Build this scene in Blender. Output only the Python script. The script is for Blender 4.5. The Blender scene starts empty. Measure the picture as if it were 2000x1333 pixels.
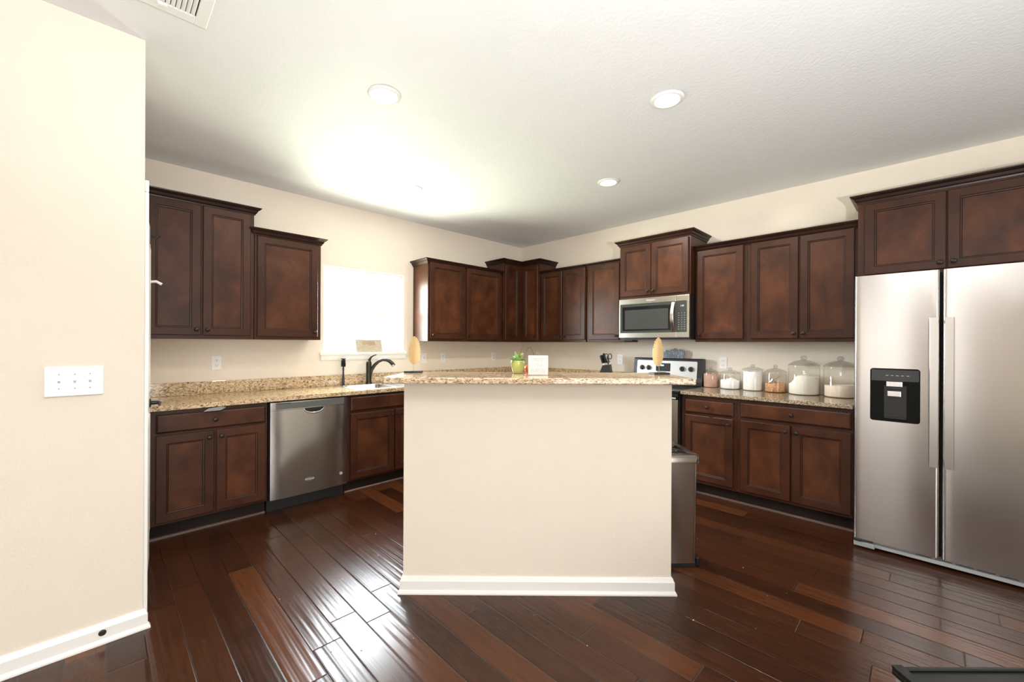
import bpy, bmesh, math, random
from mathutils import Vector, Matrix
C = bpy.context.scene
col = C.collection
PI = math.pi
R = math.radians

# ------------------------------------------------------------------ camera
cam_d = bpy.data.cameras.new('camera')
cam = bpy.data.objects.new('camera', cam_d)
col.objects.link(cam)
cam_d.sensor_fit = 'HORIZONTAL'
cam_d.sensor_width = 36.0
cam_d.lens = 36.0 * 810.19 / 2000.0
cam_d.shift_y = (673.3 - 666.5) / 2000.0
cam_d.clip_start = 0.02
CAM = Vector((4.23, -4.385, 1.334))
cam.matrix_world = (Matrix.Translation(CAM) @ Matrix.Rotation(R(45.205), 4, 'Z') @ Matrix.Rotation(R(90), 4, 'X')
                    @ Matrix.Rotation(R(0.257), 4, 'Z'))
C.camera = cam

# ------------------------------------------------------------------ exposure and sampling helpers
C.view_settings.view_transform = 'Standard'
C.view_settings.look = 'None'
C.view_settings.gamma = 1.0
C.view_settings.use_curve_mapping = False
C.view_settings.exposure = 0.0
C.cycles.use_denoising = True
C.cycles.max_bounces = 10
C.cycles.diffuse_bounces = 8
C.cycles.glossy_bounces = 5
C.cycles.transparent_max_bounces = 16
C.cycles.sample_clamp_indirect = 8.0
C.cycles.caustics_reflective = True
C.cycles.caustics_refractive = False

# ------------------------------------------------------------------ world: bright hazy sky above, sunlit ground below the horizon
SKY_L, GROUND_L = 80.0, 56.0
w = bpy.data.worlds.new('daylight')
C.world = w
w.use_nodes = True
nt = w.node_tree
nt.nodes.clear()
wo = nt.nodes.new('ShaderNodeOutputWorld')
bg = nt.nodes.new('ShaderNodeBackground')
tc = nt.nodes.new('ShaderNodeTexCoord')
sp = nt.nodes.new('ShaderNodeSeparateXYZ')
mr = nt.nodes.new('ShaderNodeMapRange')
mr.inputs[1].default_value = -0.04
mr.inputs[2].default_value = 0.06
mx = nt.nodes.new('ShaderNodeMix')
mx.data_type = 'RGBA'
mx.inputs[6].default_value = (GROUND_L * .95, GROUND_L * 1.0, GROUND_L * .78, 1)
mx.inputs[7].default_value = (SKY_L * .94, SKY_L * 1.0, SKY_L * 1.08, 1)
nt.links.new(tc.outputs['Generated'], sp.inputs[0])
nt.links.new(sp.outputs['Z'], mr.inputs[0])
nt.links.new(mr.outputs[0], mx.inputs[0])
nt.links.new(mx.outputs[2], bg.inputs[0])
nt.links.new(bg.outputs[0], wo.inputs[0])


def lamp(name, kind, loc, energy, color=(1, 1, 1), rot=(0, 0, 0), **kw):
    d = bpy.data.lights.new(name, kind)
    d.energy = energy
    d.color = color
    for k, v in kw.items():
        if k == 'portal':
            d.cycles.is_portal = True
        else:
            setattr(d, k, v)
    o = bpy.data.objects.new(name, d)
    o.location = loc
    o.rotation_euler = rot
    col.objects.link(o)
    return o


# the photographer's flash, held over the camera and turned up and back to bounce off the ceiling
lamp('flash_light', 'SPOT', (4.95, -4.05, 1.30), 305, (.985, .985, .995), (R(158), 0, R(50)), spot_size=R(141), spot_blend=.5,
     shadow_soft_size=.05)
# invented fill lights behind the camera: at the ceiling, east and back walls
lamp('ceiling_fill_light', 'AREA', (4.3, -4.6, 2.68), 32, (1, .98, .95), (0, 0, 0), shape='RECTANGLE', size=1.0, size_y=1.0)
lamp('east_fill_light', 'AREA', (7.45, -5.0, 1.25), 135, (1, .99, .97), (R(90), 0, R(90)), shape='RECTANGLE', size=3.0, size_y=2.0)
lamp('back_fill_light', 'AREA', (3.22, -8.42, 1.3), 19, (1, .975, .945), (R(90), 0, 0), shape='RECTANGLE', size=2.0, size_y=2.3)
# daylight portals in the openings (they only guide sampling of the sky)
lamp('window_portal', 'AREA', (-.12, -2.375, 1.69), 1, rot=(0, R(-90), 0), shape='RECTANGLE', size=.86, size_y=.89, portal=True)

# ------------------------------------------------------------------ mesh helpers
MATS = {}


class MB:
    """collects shapes, links them as one mesh object"""

    def __init__(self):
        self.v = []
        self.f = []
        self.m = []

    def add(self, verts, faces, mi=0):
        n = len(self.v)
        self.v += [tuple(p) for p in verts]
        for q in faces:
            self.f.append([n + i for i in q])
            self.m.append(mi)
        return self

    def box(self, x0, x1, y0, y1, z0, z1, mi=0):
        if x0 > x1: x0, x1 = x1, x0
        if y0 > y1: y0, y1 = y1, y0
        if z0 > z1: z0, z1 = z1, z0
        vs = [(x0, y0, z0), (x1, y0, z0), (x1, y1, z0), (x0, y1, z0), (x0, y0, z1), (x1, y0, z1), (x1, y1, z1), (x0, y1, z1)]
        return self.add(vs, [(0, 3, 2, 1), (4, 5, 6, 7), (0, 1, 5, 4), (1, 2, 6, 5), (2, 3, 7, 6), (3, 0, 4, 7)], mi)

    def rings(self, rings, cap0=True, cap1=True, mis=None, closed=True):
        """loft of equal-length vertex rings"""
        n = len(rings[0])
        base = len(self.v)
        for r in rings:
            self.v += [tuple(p) for p in r]
        for i in range(len(rings) - 1):
            for j in range(n if closed else n - 1):
                a = base + i * n + j
                b = base + i * n + (j + 1) % n
                self.f.append([a, b, b + n, a + n])
                self.m.append(mis[i] if mis else 0)
        if cap0:
            self.f.append([base + j for j in range(n)][::-1])
            self.m.append(mis[0] if mis else 0)
        if cap1:
            self.f.append([base + (len(rings) - 1) * n + j for j in range(n)])
            self.m.append(mis[-1] if mis else 0)
        return self

    def prism(self, poly, z0, z1, axis='z', mi=0):
        """poly in the two other axes, extruded along axis"""
        def P(a, b, c):
            return {'z': (a, b, c), 'y': (a, c, b), 'x': (c, a, b)}[axis]
        return self.rings([[P(a, b, z0) for a, b in poly], [P(a, b, z1) for a, b in poly]], mis=[mi, mi])

    def lathe(self, prof, n=24, o=(0, 0, 0), axis='z', mi=0, caps=True):
        rs = []
        for r, h in prof:
            ring = []
            for k in range(n):
                a = 2 * PI * k / n
                ca, sa = r * math.cos(a), r * math.sin(a)
                p = {'z': (ca, sa, h), 'y': (ca, -h, sa), 'x': (h, ca, sa)}[axis]
                ring.append((o[0] + p[0], o[1] + p[1], o[2] + p[2]))
            rs.append(ring)
        return self.rings(rs, caps, caps, [mi] * len(rs))

    def tube(self, pts, rad, n=10, mi=0, flat=1.0):
        pts = [Vector(p) for p in pts]
        if not isinstance(rad, (list, tuple)):
            rad = [rad] * len(pts)
        rs = []
        up = None
        for i, p in enumerate(pts):
            t = (pts[min(i + 1, len(pts) - 1)] - pts[max(i - 1, 0)]).normalized()
            if up is None:
                up = Vector((0, 0, 1)) if abs(t.z) < .9 else Vector((1, 0, 0))
            s = t.cross(up).normalized()
            up = s.cross(t).normalized()
            rs.append([p + (s * math.cos(2 * PI * k / n) + up * math.sin(2 * PI * k / n) * flat) * rad[i] for k in range(n)])
        return self.rings(rs, mis=[mi] * len(rs))

    def ball(self, c, r, n=16, sz=(1, 1, 1), mi=0):
        prof = [(max(1e-4, math.sin(PI * i / 10)) * r, -math.cos(PI * i / 10) * r) for i in range(11)]
        k = len(self.v)
        self.lathe(prof, n, (0, 0, 0), mi=mi)
        for i in range(k, len(self.v)):
            x, y, z = self.v[i]
            self.v[i] = (c[0] + x * sz[0], c[1] + y * sz[1], c[2] + z * sz[2])
        return self

    def xf(self, M, start=0):
        for i in range(start, len(self.v)):
            self.v[i] = tuple(M @ Vector(self.v[i]))
        return self

    def build(self, name, mat, parent=None, loc=None, rz=0, smooth=None, bevel=0, seg=2):
        me = bpy.data.meshes.new(name)
        me.from_pydata(self.v, [], self.f)
        bm = bmesh.new()
        bm.from_mesh(me)
        bmesh.ops.recalc_face_normals(bm, faces=bm.faces)
        bm.to_mesh(me)
        bm.free()
        mats = mat if isinstance(mat, (list, tuple)) else [mat]
        for q in mats:
            me.materials.append(MATS[q])
        me.polygons.foreach_set('material_index', self.m)
        if smooth is not None:
            me.polygons.foreach_set('use_smooth', [True] * len(me.polygons))
            me.set_sharp_from_angle(angle=R(smooth))
        o = bpy.data.objects.new(name, me)
        col.objects.link(o)
        if parent is not None:
            o.parent = parent
        if loc is not None:
            o.location = loc
        if rz:
            o.rotation_euler = (0, 0, rz)
        if bevel:
            md = o.modifiers.new('edge', 'BEVEL')
            md.width = bevel
            md.segments = seg
            md.limit_method = 'ANGLE'
            md.angle_limit = R(40)
        return o


def tag(o, label, cat, group=None, kind=None):
    o['label'] = label
    o['category'] = cat
    if group: o['group'] = group
    if kind: o['kind'] = kind
    return o


def thing(name, label, cat, loc=(0, 0, 0), rz=0, group=None):
    o = bpy.data.objects.new(name, None)
    o.empty_display_size = .05
    col.objects.link(o)
    o.location = loc
    o.rotation_euler = (0, 0, rz)
    return tag(o, label, cat, group)


def struct(o, label=None):
    o['kind'] = 'structure'
    if label: o['label'] = label
    return o


def W1(s, z=0):   # on the window wall: s metres from the corner; local x runs towards the corner, local -y out of the wall
    return dict(loc=(0, -s, z), rz=R(90))


def W2(s, z=0):   # on the range wall
    return dict(loc=(s, 0, z), rz=0)


def rrect(x0, x1, z0, z1, r, n=5):
    pts = []
    for cx, cz, a0 in ((x1 - r, z1 - r, 0), (x0 + r, z1 - r, 90), (x0 + r, z0 + r, 180), (x1 - r, z0 + r, 270)):
        for k in range(n + 1):
            a = R(a0 + 90 * k / n)
            pts.append((cx + r * math.cos(a), cz + r * math.sin(a)))
    return pts


def text_part(name, s, size, mat, parent, loc, rot=(R(90), 0, 0), shear=0, depth=.0006, align='CENTER', spacing=1.0, thick=0):
    cu = bpy.data.curves.new(name, 'FONT')
    cu.body = s
    cu.size = size
    cu.shear = shear
    cu.extrude = depth
    cu.align_x = align
    cu.align_y = 'CENTER'
    cu.space_line = spacing
    cu.offset = thick
    t = bpy.data.objects.new(name, cu)
    col.objects.link(t)
    dg = bpy.context.evaluated_depsgraph_get()
    me = bpy.data.meshes.new_from_object(t.evaluated_get(dg))
    bpy.data.objects.remove(t)
    me.materials.clear()
    me.materials.append(MATS[mat])
    o = bpy.data.objects.new(name, me)
    col.objects.link(o)
    o.parent = parent
    o.location = loc
    o.rotation_euler = rot
    return o


# ------------------------------------------------------------------ materials
class NT:
    def __init__(self, name):
        self.mat = bpy.data.materials.new(name)
        MATS[name] = self.mat
        self.mat.use_nodes = True
        self.t = self.mat.node_tree
        self.b = self.t.nodes['Principled BSDF']
        self.out = self.t.nodes['Material Output']

    def n(self, typ, **kw):
        x = self.t.nodes.new('ShaderNode' + typ)
        for k, v in kw.items():
            setattr(x, k, v)
        return x

    def l(self, a, b):
        self.t.links.new(a, b)

    def val(self, sock, v):
        if hasattr(v, 'is_linked'):
            self.l(v, sock)
        else:
            sock.default_value = v

    def math(self, op, a, b=0.0, c=None):
        m = self.n('Math', operation=op)
        self.val(m.inputs[0], a)
        self.val(m.inputs[1], b)
        if c is not None: self.val(m.inputs[2], c)
        return m.outputs[0]

    def coords(self, scale=(1, 1, 1), kind='Object', loc=None):
        tcn = self.n('TexCoord')
        mp = self.n('Mapping')
        mp.inputs['Scale'].default_value = scale
        if loc is not None: self.val(mp.inputs['Location'], loc)
        self.l(tcn.outputs[kind], mp.inputs[0])
        return mp.outputs[0]

    def noise(self, vec, scale, detail=3, rough=.5, dist=0):
        q = self.n('TexNoise')
        q.inputs['Scale'].default_value = scale
        q.inputs['Detail'].default_value = detail
        q.inputs['Roughness'].default_value = rough
        q.inputs['Distortion'].default_value = dist
        if vec is not None: self.l(vec, q.inputs['Vector'])
        return q.outputs['Fac']

    def ramp(self, fac, stops, interp='LINEAR'):
        r = self.n('ValToRGB')
        r.color_ramp.interpolation = interp
        e = r.color_ramp.elements
        while len(e) < len(stops): e.new(.5)
        for q, (p, c) in zip(e, stops):
            q.position = p
            q.color = c if len(c) == 4 else (*c, 1)
        self.l(fac, r.inputs[0])
        return r.outputs[0]

    def mix(self, fac, a, b, blend='MIX'):
        m = self.n('Mix', data_type='RGBA', blend_type=blend)
        self.val(m.inputs[0], fac)
        for s, v in ((m.inputs[6], a), (m.inputs[7], b)):
            if hasattr(v, 'is_linked'): self.l(v, s)
            else: s.default_value = (*v, 1) if len(v) == 3 else v
        return m.outputs[2]

    def bump(self, h, strength=.2, dist=.01, chain=None):
        b = self.n('Bump')
        b.inputs['Strength'].default_value = strength
        b.inputs['Distance'].default_value = dist
        self.l(h, b.inputs['Height'])
        if chain is not None: self.l(chain, b.inputs['Normal'])
        self.l(b.outputs[0], self.b.inputs['Normal'])
        return b.outputs[0]

    def set(self, **kw):
        names = dict(color='Base Color', rough='Roughness', metal='Metallic', spec='Specular IOR Level', coat='Coat Weight',
                     coat_rough='Coat Roughness', emit='Emission Color', estr='Emission Strength', aniso='Anisotropic', trans='Transmission Weight', ior='IOR',
                     sheen='Sheen Weight', sss='Subsurface Weight')
        for k, v in kw.items():
            s = self.b.inputs[names[k]]
            if isinstance(v, tuple) and len(v) == 3: v = (*v, 1)
            self.val(s, v)
        return self


def srgb(r, g, b):
    f = lambda c: ((c / 255 + .055) / 1.055) ** 2.4 if c > 10 else c / 255 / 12.92
    return (f(r), f(g), f(b))


def plain(name, c, rough=.5, metal=0, **kw):
    return NT(name).set(color=c, rough=rough, metal=metal, **kw)


# painted drywall
def wall_paint(name, c, bump=.08, sc=90):
    m = NT(name)
    v = m.coords()
    a = m.noise(v, 6, 2)
    m.set(color=m.mix(a, tuple(x * .97 for x in c), tuple(min(1, x * 1.02) for x in c)), rough=.62, spec=.3)
    m.bump(m.noise(v, sc, 4, .6), bump, .004)


wall_paint('cream_paint', (.80, .722, .615), .35)
wall_paint('ceiling_paint', (.80, .81, .82), .5, 55)
plain('white_trim', (.86, .85, .81), .3)
plain('white_plastic', (.85, .85, .83), .3)
plain('vinyl_white', (.85, .86, .86), .35)
plain('slot_black', (.02, .02, .02), .5)
plain('black_gloss', (.006, .006, .007), .12)
plain('black_deep', (.004, .004, .004), .3, 0, spec=.12)
plain('black_matte', (.012, .012, .013), .45)
plain('black_table', (.010, .011, .010), .4, 0, spec=.25)
plain('black_iron', (.012, .011, .011), .35, 0)
plain('black_plastic', (.018, .018, .02), .3)
plain('dark_glass', (.012, .013, .014), .06)
plain('screen_grey', (.05, .053, .052), .15)
plain('chrome', (.8, .8, .8), .12, 1)
plain('grey_plastic', (.27, .28, .28), .4)
plain('grey_dark', (.10, .105, .10), .35)
plain('grey_panel', (.36, .36, .36), .4)
plain('bronze', (.035, .027, .023), .32, .6)
plain('oil_bronze', (.05, .043, .037), .28, .8)
plain('brush_purple', (.035, .022, .04), .4)
plain('green_glaze', (.42, .45, .13), .14, coat=.5, coat_rough=.08)
plain('soil', (.03, .02, .012), .9)
plain('sign_white', (.70, .69, .68), .4)
plain('sign_ink', (.36, .36, .38), .6)
plain('orange_glass', (.62, .13, .02), .15, coat=.4)
plain('wire_brown', (.12, .05, .03), .4, .5)
plain('lamp_white', (.85, .85, .83), .4)
plain('lens_glow', (.9, .9, .9), .4, emit=(1, .95, .88), estr=5.0)
plain('display_glow', (.1, .5, .6), .4, emit=(.45, .9, 1), estr=3.0)
plain('display_text', (.5, .55, .5), .4, emit=(.7, .85, .75), estr=.35)
plain('key_ink', (.32, .32, .3), .5)
plain('logo_ink', (.75, .75, .75), .3, .3)
plain('logo_dark', (.08, .08, .09), .5)
plain('tape_grey', (.28, .27, .25), .45)
plain('crumb', (.6, .5, .38), .8)
plain('gap_dark', (.004, .004, .004), .8)

# gold leaf sheet
m = NT('gold_leaf')
m.set(color=(.60, .42, .20), rough=.45, metal=.25)

# foliage
m = NT('leaf_green')
f = m.noise(m.coords(), 60, 2)
m.set(color=m.mix(f, (.12, .32, .05), (.30, .55, .16)), rough=.45)
m = NT('leaf_yellow')
f = m.noise(m.coords(), 70, 2)
m.set(color=m.mix(f, (.62, .52, .10), (.42, .16, .03)), rough=.45)
plain('twig', (.10, .05, .02), .6)

# stained, glazed cabinet wood
def cab_wood(name, dark, light, rough=.36, spec=.27):
    m = NT(name)
    oi = m.n('ObjectInfo')
    cmb = m.n('CombineXYZ')
    for k in range(3):
        m.l(m.math('MULTIPLY', oi.outputs['Random'], 7.0 + 5 * k), cmb.inputs[k])
    mott = m.noise(m.coords((1, 1, .75), loc=cmb.outputs[0]), 6.5, 4, .55, .3)
    grain = m.noise(m.coords((40, 40, 2.2), loc=cmb.outputs[0]), 3.0, 4, .6)
    c = m.ramp(mott, [(.30, dark), (.52, tuple((a + b) / 2 for a, b in zip(dark, light))), (.72, light)])
    c = m.mix(m.math('MULTIPLY', grain, .35), c, tuple(x * .55 for x in dark))
    tone = m.math('ADD', m.math('MULTIPLY', oi.outputs['Random'], .22), .9)
    hsv = m.n('HueSaturation')
    m.l(c, hsv.inputs['Color'])
    m.l(tone, hsv.inputs['Value'])
    m.set(color=hsv.outputs[0], rough=m.math('ADD', m.math('MULTIPLY', mott, .1), rough - .05), spec=spec)
    m.bump(grain, .05, .002)


cab_wood('cabinet_wood', (.036, .0110, .0048), (.074, .0235, .0098))
cab_wood('cabinet_panel', (.038, .0112, .0048), (.120, .0385, .0136))
cab_wood('cabinet_molding', (.018, .0075, .0048), (.034, .0135, .0080), .33)
plain('cabinet_glaze', (.012, .006, .004), .4)
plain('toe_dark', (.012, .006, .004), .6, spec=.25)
plain('shoe_wood', (.10, .055, .038), .35)

# granite
def granite(name, base, warm, cream, dark, scale=1.0, darkness=.5, squash=(.8, .8, 1.4)):
    m = NT(name)
    v = m.coords(squash)
    big = m.noise(v, 9 * scale, 4, .6, .6)
    mid = m.noise(v, 60 * scale, 5, .7, .4)
    fine = m.noise(v, 150 * scale, 3, .7)
    c = m.ramp(mid, [(.28, base), (.45, warm), (.58, cream), (.8, cream)])
    c = m.mix(m.math('MULTIPLY', big, .35), c, warm)
    fl1 = m.noise(v, 95 * scale, 5, .72, 1.1)
    fl2 = m.noise(v, 48 * scale, 4, .7, .8)
    lo = .64 - darkness * .12
    c = m.mix(m.ramp(fl2, [(lo, (0, 0, 0)), (lo + .06, (1, 1, 1))]), c, tuple(x * .42 for x in warm))
    c = m.mix(m.ramp(fl1, [(lo, (0, 0, 0)), (lo + .05, (1, 1, 1))]), c, dark)
    m.set(color=c, rough=.09, spec=.55)


granite('granite_gold', srgb(158, 126, 94), srgb(206, 174, 134), srgb(234, 214, 180), srgb(54, 40, 33), .95, .85)
granite('granite_bar', srgb(168, 134, 100), srgb(214, 184, 148), srgb(238, 220, 190), srgb(52, 40, 36), 1.1, .78, (.55, .55, 1.7))
granite('granite_grey', srgb(112, 95, 78), srgb(164, 143, 116), srgb(200, 184, 158), srgb(36, 30, 28), 1.6, 1.0)

# stainless steel
def steel(name, c, rough, stretch=(120, 120, 1.2), wav=0.0, aniso=0.0):
    m = NT(name)
    v = m.coords(stretch)
    g = m.noise(v, 4, 3, .6)
    m.set(color=c, metal=1.0, rough=m.math('ADD', m.math('MULTIPLY', g, .02 if aniso else .08), rough - (.01 if aniso else .04)), aniso=aniso)
    if aniso:      # brushed across, so reflections stretch up and down
        tg = m.n('Tangent', direction_type='RADIAL', axis='Z')
        m.l(tg.outputs[0], m.b.inputs['Tangent'])
        m.b.inputs['Anisotropic Rotation'].default_value = .25
    if wav:
        m.bump(m.noise(m.coords((1, 1, .45)), 2.6, 1, .3), wav, .05)


steel('steel_fridge', (.66, .63, .605), .22, aniso=.62)
steel('steel_handle', (.72, .69, .67), .24)
steel('steel_dishwasher', (.43, .405, .38), .16, wav=.12)
steel('steel_microwave', (.62, .60, .53), .24, (1.2, 120, 120))
steel('steel_range', (.58, .58, .58), .38, (1.2, 120, 120))
steel('steel_can', (.50, .46, .41), .22)
steel('steel_can_lid', (.30, .27, .24), .22)
steel('steel_sink', (.72, .73, .72), .26, (40, 40, 40))

# thin clear glass: sees through, mirrors a little at grazing angles
def thin_glass(name, tint, gain=1.0, rough=.02):
    m = NT(name)
    tr = m.n('BsdfTransparent')
    tr.inputs[0].default_value = (*tint, 1)
    gl = m.n('BsdfGlossy')
    gl.inputs['Roughness'].default_value = rough
    lw = m.n('LayerWeight')
    lw.inputs[0].default_value = .5
    ms = m.n('MixShader')
    fz_ = m.math('ADD', m.math('MULTIPLY', m.math('POWER', lw.outputs['Facing'], 5.0), .9), .04)
    m.l(m.math('MINIMUM', m.math('MULTIPLY', fz_, gain), 1.0), ms.inputs[0])
    m.l(tr.outputs[0], ms.inputs[1])
    m.l(gl.outputs[0], ms.inputs[2])
    m.l(ms.outputs[0], m.out.inputs[0])
    m.t.nodes.remove(m.b)


thin_glass('window_glass', (.97, .98, .97), .8)
thin_glass('jar_glass', (.985, .99, .985), 1.2, .03)
thin_glass('lid_glass', (.88, .89, .88), 1.6, .05)

# jar contents
plain('flour_white', (.90, .89, .87), .8)
plain('flour_cream', (.90, .86, .78), .85)
m = NT('pink_salt')
g = m.noise(m.coords(), 260, 3, .7)
m.set(color=m.ramp(g, [(.35, (.40, .17, .11)), (.5, (.62, .36, .27)), (.68, (.80, .62, .52))]), rough=.6)
m.bump(g, .5, .003)
m = NT('nut_brown')
oi = m.n('TexVoronoi')
oi.inputs['Scale'].default_value = 70
g = m.noise(m.coords(), 110, 3, .6)
m.set(color=m.ramp(g, [(.35, (.30, .12, .045)), (.5, (.58, .28, .12)), (.66, (.80, .50, .27))]), rough=.55)
m.bump(g, .6, .006)
m = NT('rice_tan')
g = m.noise(m.coords(), 420, 2, .6)
m.set(color=m.ramp(g, [(.35, (.68, .53, .40)), (.6, (.90, .79, .66))]), rough=.7)
m.bump(g, .4, .002)

# grey-washed sign
m = NT('washed_wood')
g = m.noise(m.coords((6, 6, 40)), 4, 3)
m.set(color=m.ramp(g, [(.3, (.42, .36, .27)), (.7, (.62, .55, .44))]), rough=.6)
plain('sign_script', (.55, .33, .16), .6)
m = NT('sign_bluegrey')
g = m.noise(m.coords((60, 60, 12)), 3, 4, .6)
m.set(color=m.ramp(g, [(.32, (.05, .07, .07)), (.48, (.16, .20, .22)), (.56, (.26, .27, .36)), (.7, (.50, .52, .46))]), rough=.5)

# hand-scraped hardwood, boards running along world x
m = NT('hardwood')
tcn = m.n('TexCoord')
sx = m.n('SeparateXYZ')
m.l(tcn.outputs['Object'], sx.inputs[0])
PW, PL = .1263, 1.15
yy = m.math('DIVIDE', m.math('ADD', sx.outputs['Y'], 3.604 + 50 * PW), PW)
row = m.math('FLOOR', yy)
fy = m.math('FRACT', yy)
wn = m.n('TexWhiteNoise', noise_dimensions='1D')
m.l(row, wn.inputs['W'])
xx = m.math('ADD', m.math('DIVIDE', sx.outputs['X'], PL), m.math('MULTIPLY', wn.outputs['Value'], 5.0))
xx = m.math('ADD', xx, 20.0)
cell = m.math('FLOOR', xx)
fx = m.math('FRACT', xx)
idv = m.n('CombineXYZ')
m.l(row, idv.inputs[0])
m.l(cell, idv.inputs[1])
wn2 = m.n('TexWhiteNoise', noise_dimensions='2D')
m.l(idv.outputs[0], wn2.inputs['Vector'])
rnd = wn2.outputs['Value']
off = m.n('CombineXYZ')
m.l(m.math('MULTIPLY', rnd, 31.0), off.inputs[0])
m.l(m.math('MULTIPLY', rnd, 17.0), off.inputs[1])
vadd = m.n('VectorMath', operation='ADD')
m.l(tcn.outputs['Object'], vadd.inputs[0])
m.l(off.outputs[0], vadd.inputs[1])
mpg = m.n('Mapping')
mpg.inputs['Scale'].default_value = (2.2, 26, 1)
m.l(vadd.outputs[0], mpg.inputs[0])
grain = m.noise(mpg.outputs[0], 2.0, 5, .6, .4)
mpb = m.n('Mapping')
mpb.inputs['Scale'].default_value = (3.2, 9, 1)
m.l(vadd.outputs[0], mpb.inputs[0])
blotch = m.noise(mpb.outputs[0], 1.6, 3, .55, .5)
basec = m.ramp(rnd, [(.0, (.010, .0038, .0023)), (.45, (.029, .0096, .0044)), (.8, (.050, .0160, .0062)), (1.0, (.115, .0370, .0115))])
c = m.mix(m.math('MULTIPLY', blotch, .6), basec, (.080, .0265, .0100))
c = m.mix(m.math('MULTIPLY', m.ramp(grain, [(.45, (0, 0, 0)), (.75, (1, 1, 1))]), .45), c, (.014, .006, .004))
# seams
def edge(fr, wdt):
    a = m.math('LESS_THAN', fr, wdt)
    b = m.math('GREATER_THAN', fr, 1 - wdt)
    return m.math('MAXIMUM', a, b)
seam = m.math('MAXIMUM', edge(fy, .010), edge(fx, .0014))
c = m.mix(seam, c, (.010, .005, .004))
mps = m.n('Mapping')
mps.inputs['Scale'].default_value = (.9, 26, 1)
m.l(vadd.outputs[0], mps.inputs[0])
scrape = m.noise(mps.outputs[0], 1.6, 1, .4, .0)
hsm = m.n('MapRange')
hsm.interpolation_type = 'SMOOTHSTEP'
dist_e = m.math('MINIMUM', m.math('MINIMUM', fy, m.math('SUBTRACT', 1.0, fy)), m.math('MULTIPLY', m.math('MINIMUM', fx, m.math('SUBTRACT', 1.0, fx)), PL / PW))
m.l(dist_e, hsm.inputs[0])
hsm.inputs[1].default_value = 0.0
hsm.inputs[2].default_value = 0.035
m.set(color=c, rough=m.math('ADD', m.math('MULTIPLY', blotch, .08), .20), spec=.31)
b1 = m.bump(scrape, .16, .012)
m.bump(hsm.outputs[0], .55, .0025, b1)

# ------------------------------------------------------------------ setting: shell of the room
H = 2.75
XE, YE = 7.6, -8.5
struct(MB().box(-.15, XE, YE, .15, -.1, 0).build('floor', 'hardwood'))
struct(MB().box(-.15, XE, YE, .15, H, H + .1).build('ceiling', 'ceiling_paint'))
WS0, WS1, WZ0, WZ1 = 1.93, 2.82, 1.247, 2.115
mb = MB()
mb.box(-.16, 0, -WS0, .15, 0, H).box(-.16, 0, YE, -WS1, 0, H).box(-.16, 0, -WS1, -WS0, 0, WZ0 - .03).box(-.16, 0, -WS1, -WS0, WZ1, H)
struct(mb.build('wall_left', 'cream_paint'))
struct(MB().box(0, XE, 0, .15, 0, H).build('wall_right', 'cream_paint'))
struct(MB().box(1.49, 1.638, YE, -4.2385, 0, H).build('wall_front', 'cream_paint'))
# pantry wall with a door opening
mb = MB().box(.02, .82, -4.35, -4.2385, 0, H).box(1.47, 1.49, -4.35, -4.2385, 0, H).box(.82, 1.47, -4.35, -4.2385, 2.045, H)
struct(mb.build('wall_pantry', 'cream_paint'))
struct(MB().box(XE, XE + .15, YE, .15, 0, H).build('wall_east', 'cream_paint'))
struct(MB().box(-.15, XE, YE - .15, YE, 0, H).build('wall_back', 'cream_paint'))
# invented window with a closed white blind, dressing the east fill light
mb = MB()
for a, b in ((-6.55, -6.5), (-5.025, -4.975), (-3.5, -3.45)):
    mb.box(XE - .05, XE - .001, a, b, .2, 2.3)
mb.box(XE - .05, XE - .001, -6.5, -3.5, .2, .25).box(XE - .05, XE - .001, -6.5, -3.5, 2.25, 2.3)
ew = struct(mb.build('added_window_east', 'vinyl_white'))
MB().box(XE - .03, XE - .02, -6.5, -3.5, .25, 2.25).build('added_shade', 'white_trim', ew)

mb = MB()  # unseen back window and blind, added to go with the back fill light
for a, b in ((2.2, 2.3), (3.29, 3.35), (4.34, 4.44)):
    mb.box(a, b, YE + .001, YE + .05, .05, 2.6)
mb.box(2.3, 4.34, YE + .001, YE + .05, .05, .1).box(2.3, 4.34, YE + .001, YE + .05, 2.5, 2.6)
bw = struct(mb.build('added_window_back', 'vinyl_white'))
MB().box(2.3, 4.34, YE + .02, YE + .03, .1, 2.5).build('added_shade', 'white_trim', bw)
# kitchen window: vinyl frame, two sashes, two panes
mb = MB()
X0, X1 = -.13, -.06
mb.box(X0, X1, -WS1, -WS1 + .04, WZ0, WZ1).box(X0, X1, -WS0 - .04, -WS0, WZ0, WZ1)
mb.box(X0, X1, -WS1 + .04, -WS0 - .04, WZ1 - .04, WZ1).box(X0, X1, -WS1 + .04, -WS0 - .04, WZ0, WZ0 + .035)
win = struct(mb.build('window_1', 'vinyl_white', bevel=.003))
mb = MB()
a, b = -WS1 + .0395, -WS0 - .0395
mb.box(-.09, -.065, a, b, 1.645, 1.69).box(-.09, -.065, a, a + .035, WZ0 + .085, 1.645).box(-.09, -.065, b - .035, b, WZ0 + .085, 1.645).box(-.09, -.065, a, b, WZ0 + .037, WZ0 + .085)
mb.build('lower_sash', 'vinyl_white', win, bevel=.002)
mb = MB()
mb.box(-.12, -.095, a, b, 1.65, 1.685).box(-.12, -.095, a, a + .03, 1.685, WZ1 - .075).box(-.12, -.095, b - .03, b, 1.685, WZ1 - .075).box(-.12, -.095, a, b, WZ1 - .075, WZ1 - .042)
mb.build('upper_sash', 'vinyl_white', win, bevel=.002)
MB().box(-.081, -.077, a + .03, b - .03, WZ0 + .08, 1.65).build('pane', 'window_glass', win)
MB().box(-.111, -.107, a + .025, b - .025, 1.68, WZ1 - .07).build('pane', 'window_glass', win)
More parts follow.
